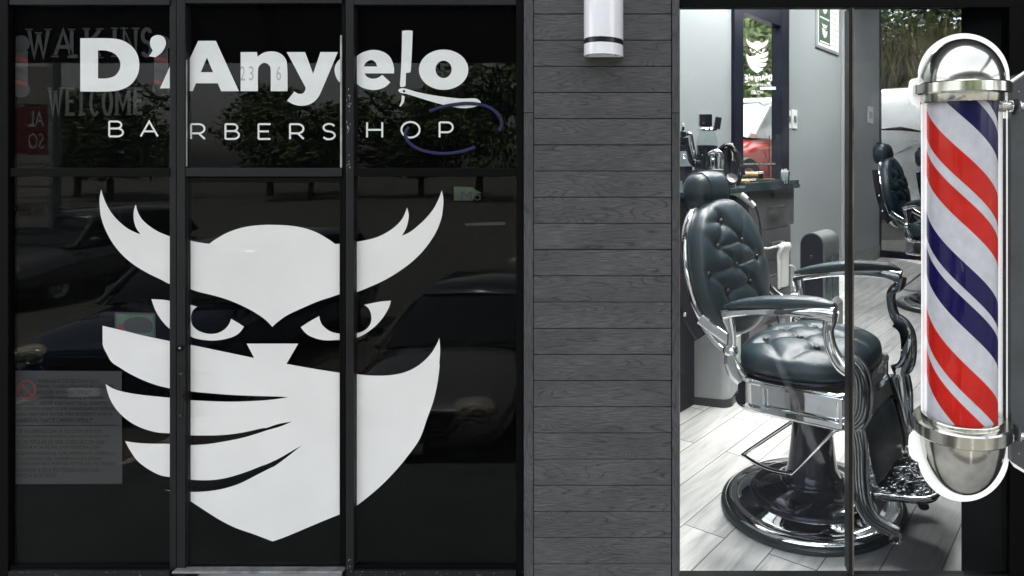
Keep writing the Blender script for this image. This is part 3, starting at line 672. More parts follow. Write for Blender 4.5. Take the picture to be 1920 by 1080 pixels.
# ------------------------------------------------------------------ barber pole
YP = 2.80; ppx = YP/F_
PXC = 1803
bp = thing('barber_pole', 'glossy barber pole with red, white and blue spiral and domed chrome ends', 'barber pole', P(1807, 935, YP))
c0 = P(PXC, 0, YP); cxp = c0.x
def zp(py, r=0): return CZ-(py-CY)/F_*(YP-r)
def rad(px_): return px_*ppx*.992
rt = rad(63)
def stripe_mat():
    m, nt, b = mat('spiral_stripes')
    tc = N(nt, 'ShaderNodeTexCoord'); sx = N(nt, 'ShaderNodeSeparateXYZ'); L(nt, tc.outputs['Object'], sx.inputs[0])
    # angle about the axis measured from the left-hand side through the front
    dx = N(nt, 'ShaderNodeMath', operation='SUBTRACT'); dx.inputs[1].default_value = cxp; L(nt, sx.outputs['X'], dx.inputs[0])
    dy = N(nt, 'ShaderNodeMath', operation='SUBTRACT'); dy.inputs[1].default_value = YP; L(nt, sx.outputs['Y'], dy.inputs[0])
    at = N(nt, 'ShaderNodeMath', operation='ARCTAN2'); L(nt, dx.outputs[0], at.inputs[0])
    ng = N(nt, 'ShaderNodeMath', operation='MULTIPLY'); ng.inputs[1].default_value = -1; L(nt, dy.outputs[0], ng.inputs[0]); L(nt, ng.outputs[0], at.inputs[1])
    an = N(nt, 'ShaderNodeMath', operation='MULTIPLY_ADD'); an.inputs[1].default_value = 1/(2*PI); an.inputs[2].default_value = .25; L(nt, at.outputs[0], an.inputs[0])
    per = 375*ppx
    zz = N(nt, 'ShaderNodeMath', operation='MULTIPLY_ADD'); zz.inputs[1].default_value = -1/per; zz.inputs[2].default_value = (CZ-(213-CY)*ppx)/per
    L(nt, sx.outputs['Z'], zz.inputs[0])
    sb = N(nt, 'ShaderNodeMath', operation='SUBTRACT'); L(nt, zz.outputs[0], sb.inputs[0]); L(nt, an.outputs[0], sb.inputs[1])
    fr = N(nt, 'ShaderNodeMath', operation='FRACT'); L(nt, sb.outputs[0], fr.inputs[0])
    ad = N(nt, 'ShaderNodeMath', operation='ADD'); ad.inputs[1].default_value = 1.0; L(nt, fr.outputs[0], ad.inputs[0])
    f2 = N(nt, 'ShaderNodeMath', operation='FRACT'); L(nt, ad.outputs[0], f2.inputs[0])
    cr = N(nt, 'ShaderNodeValToRGB'); cr.color_ramp.interpolation = 'CONSTANT'
    R_, W_, B_ = (.58,.014,.008,1), (.60,.60,.64,1), (.006,.004,.07,1)
    seq = [(0, R_), (54/375, W_), (77/375, R_), (126/375, W_), (194/375, B_), (241/375, W_), (260/375, B_), (312/375, W_)]
    e = cr.color_ramp.elements; e[0].position = 0; e[0].color = seq[0][1]; e[1].position = seq[1][0]; e[1].color = seq[1][1]
    for p_, c_ in seq[2:]: q = e.new(p_); q.color = c_
    L(nt, f2.outputs[0], cr.inputs[0])
    nz = N(nt, 'ShaderNodeTexNoise', Scale=22.0, Detail=4.0); L(nt, tc.outputs['Object'], nz.inputs['Vector'])
    mr = N(nt, 'ShaderNodeMapRange'); mr.inputs['From Min'].default_value = .3; mr.inputs['From Max'].default_value = .7; mr.inputs['To Min'].default_value = .9; mr.inputs['To Max'].default_value = 1.06; L(nt, nz.outputs['Fac'], mr.inputs['Value'])
    sc = N(nt, 'ShaderNodeVectorMath', operation='SCALE'); L(nt, cr.outputs[0], sc.inputs[0]); L(nt, mr.outputs[0], sc.inputs['Scale'])
    L(nt, sc.outputs[0], b.inputs['Base Color']); b.inputs['Roughness'].default_value = .35; b.inputs['Specular IOR Level'].default_value = .12; b.inputs['Coat Weight'].default_value = .12; b.inputs['Coat Roughness'].default_value = .04
    return m
M['stripes'] = stripe_mat()
top = zp(186); bot = zp(812)
AX = (cxp, YP, 0)
mb = MB(); mb.lathe([(rt, bot-.03), (rt, top+.03)], AX, 72); mb.build('striped_cylinder', M['stripes'], bp, True)
mb = MB(); mb.lathe([(rad(71), bot-.03), (rad(71), top+.03)], AX, 72, cap=False); mb.build('glass_tube', M['glass_tube'], bp, True)
def dome(mb, zb, zt_, r, sgn):
    n = 16; return [(r*math.cos(PI/2*i/n) if i < n else .0001, zb+(zt_-zb)*math.sin(PI/2*i/n)) for i in range(n+1)]
r1, r2, r3 = rad(73.5), rad(88.5), rad(77)
z_a, z_b, z_c, z_d = zp(186, r1), zp(170, r2), zp(148, r2), zp(73)
mb = MB(); mb.lathe([(rad(66), z_a-.004), (r1, z_a-.004), (r1+.002, z_a), (r1+.002, z_b+.004)], AX, 72, cap=False); mb.build('collar', M['pole_chrome'], bp, True)
mb = MB(); mb.lathe([(r1, z_b-.002), (r2-.006, z_b-.002), (r2, z_b+.004), (r2, z_c-.004), (r2-.005, z_c+.001), (r3-.002, z_c+.003)], AX, 72, cap=False); mb.build('ring', M['pole_chrome'], bp, True)
mb = MB(); mb.lathe(dome(mb, z_c+.002, z_d, r3, 1), AX, 72, cap=False); mb.build('dome', M['pole_chrome'], bp, 'all')
y_a, y_b, y_c, y_d = zp(812, r1)+.012, zp(824, r2)+.006, zp(851, r2)+.008, zp(923)
mb = MB(); mb.lathe([(rad(66), y_a+.004), (r1, y_a+.004), (r1+.002, y_a), (r1+.002, y_b-.004)], AX, 72, cap=False); mb.build('collar', M['pole_chrome'], bp, True)
mb = MB(); mb.lathe([(r1, y_b+.002), (r2-.006, y_b+.002), (r2, y_b-.004), (r2, y_c+.004), (r2-.005, y_c-.001), (r3-.002, y_c-.003)], AX, 72, cap=False); mb.build('ring', M['pole_chrome'], bp, True)
mb = MB(); mb.lathe(dome(mb, y_c-.002, y_d, r3, -1), AX, 72, cap=False); mb.build('dome', M['pole_chrome'], bp, 'all')
# bracket post, arms
YK = YP+.015
mb = MB(); mb.prism([[(1896.5,158),(1934,132),(1934,890),(1896.5,866)]], mp_at(YK-.02), .30); mb.build('bracket_post', M['bracket'], bp)
for py in (199, 817):
    mb = MB(); a = P(1868, py, YP); b_ = P(1918, py, YP)
    mb.sweep([a, P(1884, py, YP), P(1886, py, YP), b_], [.026, .026, .019, .019], 16); arm = mb.build('arm', M['pole_chrome'], bp, True)
    for q in range(3):
        mb = MB(); mb.lathe([(.025,-.004),(.027,0),(.025,.004)], P(1896+q*7, py, YP), 20, Matrix.Rotation(PI/2,4,'Y')); mb.build('nut', M['chrome'], arm, True)
    mb = MB(); mb.prism([[(1910,py-14),(1914,py-14),(1914,py+14),(1910,py+14)]], mp_at(YP-.05), .1); mb.build('flange', M['bracket'], arm)
for py in (172, 850):
    mb = MB(); mb.lathe([(.004,0),(.004,.003),(.0001,.003)], P(1910, py, YK-.02), 12, Matrix.Rotation(PI/2,4,'X')); mb.build('screw', M['alu'], bp, True)
# added emissive outline imitating a white glow around the pole
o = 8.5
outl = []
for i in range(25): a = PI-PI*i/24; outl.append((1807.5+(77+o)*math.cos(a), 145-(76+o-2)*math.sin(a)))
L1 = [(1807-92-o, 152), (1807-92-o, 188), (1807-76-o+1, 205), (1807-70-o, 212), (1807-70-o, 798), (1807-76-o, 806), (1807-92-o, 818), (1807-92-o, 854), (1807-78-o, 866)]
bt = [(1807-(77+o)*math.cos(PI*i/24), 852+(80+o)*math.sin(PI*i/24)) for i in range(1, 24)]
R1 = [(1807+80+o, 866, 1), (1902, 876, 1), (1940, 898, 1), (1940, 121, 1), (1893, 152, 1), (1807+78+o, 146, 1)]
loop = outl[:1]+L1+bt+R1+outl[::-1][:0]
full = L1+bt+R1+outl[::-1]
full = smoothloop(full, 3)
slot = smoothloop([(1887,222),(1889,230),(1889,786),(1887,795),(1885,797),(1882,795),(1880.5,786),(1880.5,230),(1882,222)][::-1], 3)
mb = MB(); mb.prism([full, slot], mp_at(YP+.028), .012); mb.build('added_glow_outline', M['halo'], bp)
# ================================================================== INSIDE THE SHOP
O1 = Vector((3.17, 13.125, 0))
def frame_m(o, x, y): return Matrix(((x.x, y.x, 0, o.x), (x.y, y.y, 0, o.y), (0, 0, 1, o.z), (0, 0, 0, 1)))
M1 = frame_m(O1, U, -V)
def w1t(px):
    k = (px-CX)/F_; return (k*O1.y-O1.x)/(U.x-U.y*k)
def w1z(px, py): return CZ-(py-CY)/F_*(O1.y+U.y*w1t(px))
def struct(o, kind='structure'): o['kind'] = kind; return o
HC = 5.6
C2 = O1+U*1.57
M2 = frame_m(C2, V, U)
# floor
W3a, W3b = Vector((.402*3.27, 3.27, 0)), Vector((.402*13.2, 13.2, 0))
poly = [(-3.15, 3.27), (W3a.x+.3, 3.27), (W3b.x+.4, W3b.y), (C2.x+.3, C2.y+.3)]
mb = MB(); mb.prism([[(a, b) for a, b in poly]], lambda a, b, w: Vector((a, b, w)), -.12); struct(mb.build('floor', M['floor']))
mb = MB(); mb.prism([[(-3.45, 3.28), (12, 3.28), (12, 9.9), (4.2, 14.85)]], lambda a, b, w: Vector((a, b, HC+w)), .15)
tag(mb.build('ceiling', M['ceiling']), kind='structure')
# rear wall; its tall mirror is built as a glazed opening
ta, tb, tc_, td = w1t(1371), w1t(1388), w1t(1460), w1t(1475)
zb_ = 1.80; zt_o = w1z(1420, 34)
wall = thing('rear_wall', 'pale blue painted rear wall holding the tall mirror opening beside the drawers', 'wall', O1+U*(-3))
mb = MB(); mb.box(-11.7, ta, 0, .2, 0, HC, M1); mb.box(td, 1.57, 0, .2, 0, HC, M1); mb.box(ta, td, 0, .2, 0, zb_-.1, M1); mb.box(ta, td, 0, .2, zt_o+.35, HC, M1)
mb.build('plaster', M['wall'], wall)
mb = MB(); mb.box(w1t(1577), 1.568, -.03, -.002, .27, HC-.01, M1, .004); mb.build('panel', M['wall_b'], wall)
mb = MB(); mb.box(w1t(1560), 1.566, -.045, -.001, .004, .265, M1, .006); mb.build('skirting', M['stone'], wall)
w = thing('mirror_opening', 'tall black framed opening standing in for a mirror, hedge and red car added as its reflection', 'window', M1 @ Vector((ta, 0, zb_)))
mb = MB(); mb.box(ta+.01, tb, -.05, .12, zb_-.1, zt_o+.34, M1, .004); mb.build('jamb', M['navy'], w)
mb = MB(); mb.box(tc_, td-.01, -.05, .12, zb_-.1, zt_o+.34, M1, .004); mb.build('jamb', M['navy'], w)
mb = MB(); mb.box(tb+.002, tc_-.002, -.04, .11, zt_o, zt_o+.33, M1, .004); mb.build('head', M['navy'], w)
mb = MB(); mb.box(tb+.002, tc_-.002, -.06, .11, zb_-.1, zb_, M1, .004); mb.build('sill', M['navy'], w)
mb = MB(); mb.box(tb-.01, tc_+.01, .03, .04, zb_-.02, zt_o+.02, M1); mb.build('pane', M['glass_clear'], w)
# small reversed emblem and lettering on that opening, drawn for the street side
def w1map(a, b, wv):
    t = w1t(a); return M1 @ Vector((t, .0285+wv, w1z(a, b)))
def tomap(x0, x1, y0, y1, bx0, bx1, by0, by1):
    return lambda a, b, wv: w1map(x0+(bx1-a)/(bx1-bx0)*(x1-x0), y0+(b-by0)/(by1-by0)*(y1-y0), -wv*.2)
mb = MB(); emit_owl(mb, tomap(1403, 1444, 70, 137, 187, 832, 355, 1015), 0)
tag(mb.build('small_owl_emblem', M['vinyl_bright']), 'small white horned owl emblem on the tall mirror opening', 'window decal')
mb = MB()
for g in GL[:2]+GL[3:6]+GL[7:]: mb.prism(g, tomap(1399, 1451, 138, 154, 150, 900, 58, 200), 0)
text_mb(mb, 'BARBERSHOP', w1map, 1405, 1447, 157, 161, mirror=True)
text_mb(mb, 'HOURS', w1map, 1412, 1434, 169, 177, mirror=True)
mb.prism([[(1428,163),(1458,162),(1458,168),(1428,168)]], w1map, 0)
tag(mb.build('reversed_name_lettering', M['vinyl_bright']), 'white name and opening hours lettering seen reversed on the tall mirror opening', 'window decal')
mb = MB(); mb.prism([[(1389,303.5),(1459.5,306),(1459.5,311),(1389,308.5)]], w1map, 0)
st = tag(mb.build('warning_strip', M['black_plastic']), 'thin black strip of tiny capitals low across the tall mirror opening', 'sticker')
mb = MB(); text_mb(mb, 'NO PERSON EXCEPT WHEN THE BUILDING IS OPEN', lambda a, b, wv: w1map(a, b, -.002), 1391, 1458, 305.6, 309.2); mb.build('lettering', M['paper'], st)

# second wall: full-height opening on to the yard
w2 = thing('yard_window', 'wide floor-length window at the back of the shop facing a white van', 'window', C2)
mb = MB(); mb.box(.0, .035, -.03, .12, .0, HC, M2, .003); mb.build('jamb', M['navy'], w2)
mb = MB(); mb.box(.04, 4.2, -.03, .12, .0, .14, M2, .003); mb.build('bottom_rail', M['navy'], w2)
mb = MB(); mb.box(.036, 4.2, .03, .04, .14, HC, M2); mb.build('pane', M['glass_clear'], w2)
mb = MB(); mb.box(1.72, 1.82, -.03, .12, .145, HC, M2, .003); mb.build('mullion', M['navy'], w2)
# added black wall standing in for the interior fading to dark
d3 = (W3b-W3a).normalized(); ln = (W3b-W3a).length
M3 = frame_m(W3a, d3, Vector((-d3.y, d3.x, 0)))
mb = MB(); mb.box(0, ln, -1.5, 0, 0, HC-.002, M3); tag(mb.build('dark_fade_wall', M['dark_fade']), 'added black wall standing in for the dark fade behind the barber pole', 'wall')
mb = MB()
a = P(-300, 0, 3.19).x; b = P(983.5, 0, 3.19).x
mb.box(a, b, 3.24, 3.27, 0, HC)
mb.box(b+.001, P(1271.5, 0, 3.27).x, 3.215, 3.268, 0, HC)
tag(mb.build('front_wall_lining', M['wall_b']), 'pale inner lining behind the filmed panes and the charcoal pier', 'wall')

# ceiling lights
for i, (x, y) in enumerate(((1.0, 4.2), (2.3, 6.4), (1.2, 8.2), (3.6, 10.6), (-.2, 5.6))):
    t = thing('ceiling_light', 'flat white ceiling light panel number %d from the shop front' % (i+1), 'ceiling light', (x, y, HC), 'ceiling light panels')
    mb = MB(); mb.box(x-.62, x+.62, y-.34, y+.34, HC-.05, HC-.001, bevel=.004); mb.build('housing', M['white_plastic'], t)
    mb = MB(); mb.box(x-.58, x+.58, y-.30, y+.30, HC-.056, HC-.051); mb.build('diffuser', M['led'], t)

# wall fittings
def plate(name, label, cat, x0, x1, y0, y1, rocker=True, parts=M['white_plastic']):
    ta_, tb_ = w1t(x0), w1t(x1); z1, z0 = w1z((x0+x1)/2, y0), w1z((x0+x1)/2, y1); off = -.03 if x0 > 1577 else 0
    t = thing(name, label, cat, M1 @ Vector(((ta_+tb_)/2, off, z0)))
    mb = MB(); mb.box(ta_, tb_, -.02+off, off, z0, z1, M1, .004); mb.build('plate', parts, t)
    if rocker:
        m = (ta_+tb_)/2; q = (tb_-ta_)*.22; zc = (z0+z1)/2; h = (z1-z0)*.18
        mb = MB(); mb.box(m-q, m+q, -.032+off, -.0205+off, zc-h, zc+h, M1, .004); mb.build('switch', M['steel'], t)
plate('light_switch', 'white light switch touching the right jamb of the tall mirror opening', 'switch', 1476, 1481.5, 207, 240)
plate('light_switch', 'white light switch on the pale wall, second from the tall mirror opening', 'switch', 1484, 1493, 206, 241)
plate('light_switch', 'white light switch right of the mullion on the pale wall', 'switch', 1624, 1633, 200, 232)
plate('wall_outlet', 'thin white wall outlet low on the pale wall above the black bin', 'outlet', 1581, 1588, 403, 434, False)
# poster
ta_, tb_ = w1t(1528), w1t(1571); z0 = w1z(1550, 97); z1 = w1z(1550, -40)
t = thing('framed_poster', 'silver framed poster with green owl tiles high on the pale wall', 'poster', M1 @ Vector((ta_, 0, z0)))
mb = MB(); mb.box(ta_, tb_, -.035, 0, z0, z1, M1, .006); mb.build('frame', M['steel'], t)
mb = MB(); mb.box(ta_+.05, tb_-.05, -.039, -.0355, z0+.05, z1-.05, M1); mb.build('sheet', M['paper'], t)
mid = ta_+.05+(tb_-ta_-.1)*.55
mb = MB(); mb.box(ta_+.08, mid, -.043, -.0395, z0+.1, z1-.1, M1); mb.build('green_column', M['poster_green'], t)
mb = MB()
for k in range(4):
    zc = z0+.34+k*.42; cx_ = (ta_+.08+mid)/2
    def mm(a, b, wv): return M1 @ Vector((cx_+(a-510)/645*(mid-ta_-.08)*.5, -.0435, zc-(b-685)/660*.26))
    emit_owl(mb, mm, 0)
    mb.box(ta_+.12, mid-.04, -.0445, -.0436, zc-.225, zc-.2, M1)
mb.build('owl_tiles', M['paper'], t)
mb = MB()
random.seed(2)
for k in range(16):
    zc = z0+.12+k*.1; mb.box(mid+.05, tb_-.08-random.random()*.12, -.0405, -.0392, zc, zc+.012, M1)
mb.build('text_lines', M['steel'], t)

# ------------------------------------------------------------------ drawer cabinet and counter
MC = frame_m(Vector((.514, 6.30, 0)), U, -V)
def cz(px, py, y): return CZ-(py-CY)/F_*y
def cab():
    t = thing('drawer_cabinet', 'grey laminate drawer cabinet with dark counter standing behind the tufted chair', 'cabinet', MC @ Vector((.5, 0, 0)))
    mb = MB(); mb.box(.02, 1.0, .03, 1.35, .1, 1.67, MC); mb.box(.02, 1.09, .03, 1.35, 1.672, 1.80, MC); mb.build('carcass', M['cabinet'], t)
    mb = MB(); mb.box(.0, 1.0, .06, 1.3, 0, .098, MC); mb.build('plinth', M['navy'], t)
    mb = MB(); mb.box(-2.6, -.0, .12, 1.3, .0, 1.80, MC); mb.build('side_unit', M['navy'], t)
    mb = MB(); mb.box(-2.6, 1.12, -.05, 1.38, 1.801, 1.845, MC, .005); mb.build('countertop', M['countertop'], t)
    mb = MB(); mb.box(-.10, 1.10, -.046, -.02, 1.8455, 1.885, MC, .003); mb.build('counter_lip', M['countertop'], t)
    for i, (z0, z1) in enumerate(((1.41, 1.795), (1.09, 1.40), (.76, 1.08), (.11, .75))):
        mb = MB(); mb.box(.03, 1.07 if i == 0 else .985, .0, .028, z0, z1, MC, .003); d = mb.build('drawer_front', M['cabinet'], t)
        if i < 4:
            zc = (z0+z1)/2+.015; h = MB(); h.box(.42, .72, -.055, -.035, zc-.02, zc+.02, MC, .008); h.box(.43, .46, -.036, -.001, zc-.015, zc+.015, MC); h.box(.68, .71, -.036, -.001, zc-.015, zc+.015, MC); h.build('handle', M['steel'], d)
        if i == 0:
            h = MB(); h.lathe([(.03,0),(.03,.01),(.022,.014),(.0001,.014)], MC @ Vector((.52, 0, 1.735)), 20, Matrix.Rotation(PI/2,4,'X') @ Matrix.Rotation(0,4,'Z')); h.build('lock', M['black_plastic'], d, True)
cab()
YC = 6.75
def Q(px, py, y=YC): return P(px, py, y)
# steel bin
t = thing('steel_bin', 'brushed steel rounded bin with black base low behind the chair on the left', 'bin', G(1320, 760))
c = G(1370, 767); dx = (G(1275, 756)-c).normalized(); dy = Vector((-dx.y, dx.x, 0));
if dy.y < 0: dy = -dy
def rrect(w_, d_, r, n=8):
    out = []
    for cx_, cy_, a0 in ((r, r, 180), (w_-r, r, 270), (w_-r, d_-r, 0), (r, d_-r, 90)):
        out += [(cx_+r*math.cos(math.radians(a0+90*i/n)), cy_+r*math.sin(math.radians(a0+90*i/n))) for i in range(n+1)]
    return out
def rprism(mb, org, ex, ey, w_, d_, r, z0, z1):
    mb.prism([rrect(w_, d_, r)], lambda a, b, wv: org+ex*a+ey*b+Vector((0,0,z0+wv)), z1-z0)
mb = MB(); rprism(mb, c, dx, dy, .72, .5, .09, 0, .065); mb.build('base', M['rubber'], t, True)
mb = MB(); rprism(mb, c+dx*.01+dy*.01, dx, dy, .70, .48, .085, .066, .90); mb.build('body', M['steel'], t, True)
mb = MB(); rprism(mb, c, dx, dy, .72, .5, .09, .901, .925); mb.build('rim', M['white_plastic'], t, True)
mb = MB(); rprism(mb, c+dx*.005+dy*.005, dx, dy, .71, .49, .088, .9255, .985); mb.build('lid', M['rubber'], t, True)
# tall black bin
B0 = Vector((1.376, 8.6, 0)); MBN = frame_m(B0, V, U)
t = thing('tower_bin', 'tall round topped black and steel bin against the pale wall', 'bin', B0)
def caps(w_, h, e=0): return [(e, 0)]+[(w_-e, 0)]+[(w_/2+(w_/2-e)*math.cos(PI*i/18), h-w_/2+(w_/2-e)*math.sin(PI*i/18)) for i in range(19)]
mb = MB(); mb.prism([caps(.33, 1.17)], lambda a, b, wv: MBN @ Vector((a, wv, b)), .54); mb.build('body', M['steel'], t, True)
mb = MB(); mb.prism([caps(.33, 1.17, .016)], lambda a, b, wv: MBN @ Vector((a, -.012+wv, b+.003)), .010); mb.build('front_panel', M['navy'], t)
mb = MB(); mb.box(.3305, .336, .07, .25, .08, .86, MBN); mb.box(.3305, .336, .30, .50, .08, .86, MBN); mb.build('side_panel', M['countertop'], t)
mb = MB(); mb.lathe([(.03,0),(.026,.004),(.0001,.004)], MBN @ Vector((.165, -.0125, .86)), 20, Matrix.Rotation(PI/2,4,'X')); mb.build('knob', M['black_plastic'], t)
# grey low box beside it (lower right)
t = thing('floor_box', 'small grey rounded floor machine beside the tall black bin', 'appliance', G(1566, 640))
b0 = G(1552, 640); mb = MB()
mb.prism([smoothloop([(0,0,1),(.16,0,1),(.16,.42,1),(.10,.37),(.03,.28),(0,.16)],5)], lambda a, b, wv: b0+Vector((a*1.1, wv, b+.05)), .3); mb.build('body', M['cabinet'], t, True)
mb = MB(); mb.box(b0.x+.05, b0.x+.09, b0.y-.012, b0.y-.001, .14, .2, bevel=.003); mb.build('socket', M['navy'], t)

# ------------------------------------------------------------------ things on the counter
ZT = 1.8455
def at(px, dep):                              # a point on the counter top seen at px, at depth dep
    return Vector(((px-CX)/F_*dep, dep, ZT))
u_ = YC/F_
# big jar
p = at(1326, 7.0)
t = thing('barber_jar', 'large glass jar of dark liquid with black boxes balanced on its lid', 'jar', p)
mb = MB(); mb.lathe([(.085,0),(.104,.01),(.108,.05),(.108,.40),(.10,.41),(.0001,.41)], p, 32); mb.build('dark_liquid', M['navy'], t, True)
mb = MB(); mb.lathe([(.110,.0),(.112,.05),(.112,.44),(.10,.49),(.085,.52),(.085,.55),(.0001,.555)], p+Vector((0,0,.001)), 32); mb.build('glass', glass('jar_glass',(.9,.94,.94),1.5,.02,1.6), t, True)
mb = MB(); mb.lathe([(.06,.556),(.105,.56),(.11,.575),(.10,.59),(.0001,.60)], p, 32); mb.build('lid', M['chrome'], t, True)
mb = MB(); mb.box(-.075,.055,-.05,.05,0,.13, Matrix.Translation(p+Vector((-.01,0,.604))) @ Matrix.Rotation(.12,4,'Z'), .006)
tag(mb.build('black_box', M['black_plastic']), 'small black box balanced on the big jar lid, left one', 'box')
mb = MB(); mb.box(-.03,.035,-.05,.05,0,.125, Matrix.Translation(p+Vector((.098,.0,.58))) @ Matrix.Rotation(.16,4,'Y'), .006)
tag(mb.build('black_box', M['black_plastic']), 'narrow black box tilted on the right edge of the big jar lid', 'box')
# whisky-like bottle
p = at(1281, 6.7)
t = thing('lotion_bottle', 'clear round shouldered lotion bottle with black label at the left window edge', 'bottle', p)
mb = MB(); mb.lathe([(.085,-.0),(.092,.02),(.092,.20),(.085,.25),(.05,.30),(.034,.33),(.034,.36),(.0001,.36)], p, 32); mb.build('glass', glass('bottle_glass',(.75,.82,.84),1.5,.02,2.5), t, True)
mb = MB(); mb.lathe([(.0935,.05),(.0935,.19)], p, 32, cap=False); mb.build('label', M['black_plastic'], t, True)
mb = MB()
for k in range(7): mb.lathe([(.037,.345+.02*k),(.041,.352+.02*k),(.041,.360+.02*k),(.037,.3635+.02*k)], p, 20)
mb.build('ribbed_neck', M['black_plastic'], t, True)
mb = MB(); mb.lathe([(.03,.486),(.03,.54),(.016,.55),(.012,.59),(.0001,.59)], p, 20); mb.build('cap', M['black_plastic'], t, True)
mb = MB(); mb.lathe([(.010,.59),(.012,.62),(.0001,.625)], p, 12); mb.build('tip', M['white_plastic'], t, True)
# chrome clipper holder: curved black and chrome arm
p = at(1294, 6.9)
t = thing('clipper_stand', 'chrome and black clipper stand leaning between the bottle and the jar', 'stand', p)
mb = MB(); mb.sweep(smoothpath([Q(1276,251,6.9), Q(1287,251,6.9), Q(1294,253,6.9), Q(1297,270,6.9), Q(1303,298,6.9)],5), lerp_list([.008,.02,.026,.03,.02],21), 12, power=3); mb.build('arm', M['chrome'], t, True)
mb = MB(); mb.sweep(smoothpath([Q(1291,258,6.93), Q(1292,285,6.93), Q(1297,303,6.93), Q(1312,316,6.93), Q(1322,330,6.93)],5), .028, 12, power=3); mb.build('cradle', M['black_plastic'], t, True)
mb = MB(); mb.box(p.x-.08, p.x+.2, p.y-.06, p.y+.1, ZT, ZT+.1, bevel=.01); mb.build('base', M['black_plastic'], t)
# spray bottle
p = at(1337, 6.55)
t = thing('spray_bottle', 'black spray bottle with a chrome pump in front of the big jar', 'bottle', p)
mb = MB(); mb.lathe([(.05,0),(.062,.01),(.064,.12),(.05,.17),(.025,.20),(.022,.24),(.0001,.24)], p, 28); mb.build('body', M['black_plastic'], t, True)
mb = MB(); mb.lathe([(.028,.24),(.03,.26),(.02,.275),(.018,.30),(.0001,.30)], p, 20); mb.build('collar', M['chrome'], t, True)
mb = MB(); mb.sweep(smoothpath([p+Vector((-.05,0,.315)), p+Vector((.03,0,.335)), p+Vector((.075,0,.30)), p+Vector((.09,0,.2)), p+Vector((.095,0,.05))],5), lerp_list([.012,.03,.03,.022,.018],21), 12); mb.build('lever', M['chrome'], t, True)
# black dryer standing
p = at(1362, 6.9)
t = thing('black_dryer', 'black hair dryer with long hose standing on the counter by the tall mirror opening', 'hair dryer', p)
mb = MB(); mb.sweep(smoothpath([Q(1363,345,6.9), Q(1362,318,6.9), Q(1362,292,6.9), Q(1360,277,6.9)],5), lerp_list([.06,.055,.06,.05],16), 18, up=Vector((0,1,0))); mb.build('body', M['black_plastic'], t, True)
mb = MB(); mb.sweep(smoothpath([Q(1348,281,6.85), Q(1360,272,6.85), Q(1372,276,6.85), Q(1382,292,6.85), Q(1390,318,6.85), Q(1392,340,6.85)],5), lerp_list([.018,.02,.022,.03,.035,.035],26), 12); mb.build('hose', M['black_plastic'], t, True)
mb = MB(); mb.sweep([Q(1375,279,6.82), Q(1379,284,6.82)], .012, 10); mb.build('ring', M['chrome'], t, True)
mb = MB(); mb.box(Q(1384,0,6.8).x, Q(1400,0,6.8).x, 6.75, 6.85, ZT, ZT+.1, bevel=.02); mb.build('foot', M['rubber'], t)
# white dryer on its hook
t = thing('white_dryer', 'white hair dryer with black grille hanging in front of the grey drawers', 'hair dryer', Q(1367, 365, 6.2))
mb = MB(); R0 = Q(1367,345,6.2); dirn = Vector((.25,-.75,.62)).normalized()
mt = dirn.to_track_quat('Z','Y').to_matrix().to_4x4()
mb.lathe([(.0001,-.18),(.05,-.178),(.062,-.15),(.064,-.05),(.06,.03),(.056,.07),(.0001,.071)], R0, 32, mt, cap=False); mb.build('barrel', M['white_plastic'], t, True)
mb = MB(); mb.lathe([(.058,.055),(.060,.085),(.052,.098),(.0001,.094)], R0, 32, mt, cap=False); mb.build('grille', M['black_plastic'], t, True)
mb = MB(); mb.sweep(smoothpath([Q(1366,358,6.15), Q(1383,362,6.12), Q(1400,374,6.12), Q(1415,387,6.12)],5), lerp_list([(.028,.03),(.03,.032),(.026,.03),(.02,.024)],16), 14); hd = mb.build('handle', M['white_plastic'], t, True)
mb = MB(); mb.sweep(smoothpath([Q(1403,370.5,6.09), Q(1409,376,6.09)],2), (.006,.008), 8); mb.build('switch', M['black_plastic'], hd)
mb = MB(); mb.sweep(smoothpath([Q(1414,385,6.12), Q(1421,400,6.12), Q(1426,430,6.1), Q(1429,470,6.05), Q(1440,520,6.05), Q(1452,570,6.0), Q(1463,618,6.0)],6), .009, 8); mb.build('cord', M['black_plastic'], t, True)
# photo card, tubes, green box, cup
p = at(1370, 7.25); mb = MB(); mb.box(p.x-.026, p.x+.026, p.y, p.y+.006, ZT+.25, ZT+.44)
t = tag(mb.build('photo_card', M['paper']), 'small coloured photo card propped against the left jamb of the tall mirror opening', 'card')
mb = MB(); mb.box(p.x-.02, p.x+.02, p.y-.003, p.y-.0005, ZT+.27, ZT+.42); mb.build('picture', M['yellow'], t)
mb = MB(); mb.box(p.x-.08, p.x+.08, p.y-.02, p.y+.1, ZT, ZT+.249, bevel=.01)
tag(mb.build('display_block', M['navy']), 'dark carton under the photo card behind the black dryer', 'carton')
def tube(pxa, pxb, py, dep, r, m_, cap, label, cat='tube'):
    a, b_ = Q(pxa, py, dep), Q(pxb, py, dep); a.z = b_.z = ZT+r+(.06 if py < 322 else .0)
    t = thing('hair_product', label, cat, a)
    mb = MB(); mb.sweep([a, a.lerp(b_, .5), b_], r, 20, up=Vector((0,0,1))); mb.build('tube', m_, t, True)
    if cap:
        mb = MB(); mb.sweep([b_, b_+(b_-a).normalized()*.055], r*1.15, 20); mb.build('cap', M['black_plastic'], t, True)
tube(1390, 1421, 318, 7.1, .036, M['yellow'], 1, 'amber hair product tube with black cap lying on the green box')
tube(1383, 1406, 328, 6.75, .032, M['yellow'], 1, 'amber hair product tube with black cap lying in front of the green box')
tube(1370, 1381, 328, 6.9, .035, M['orange'], 0, 'short orange tube lying beside the foot of the black dryer')
mb = MB(); mb.box(Q(1398,0,7.1).x, Q(1452,0,7.1).x, 6.95, 7.2, ZT, ZT+.055, bevel=.004)
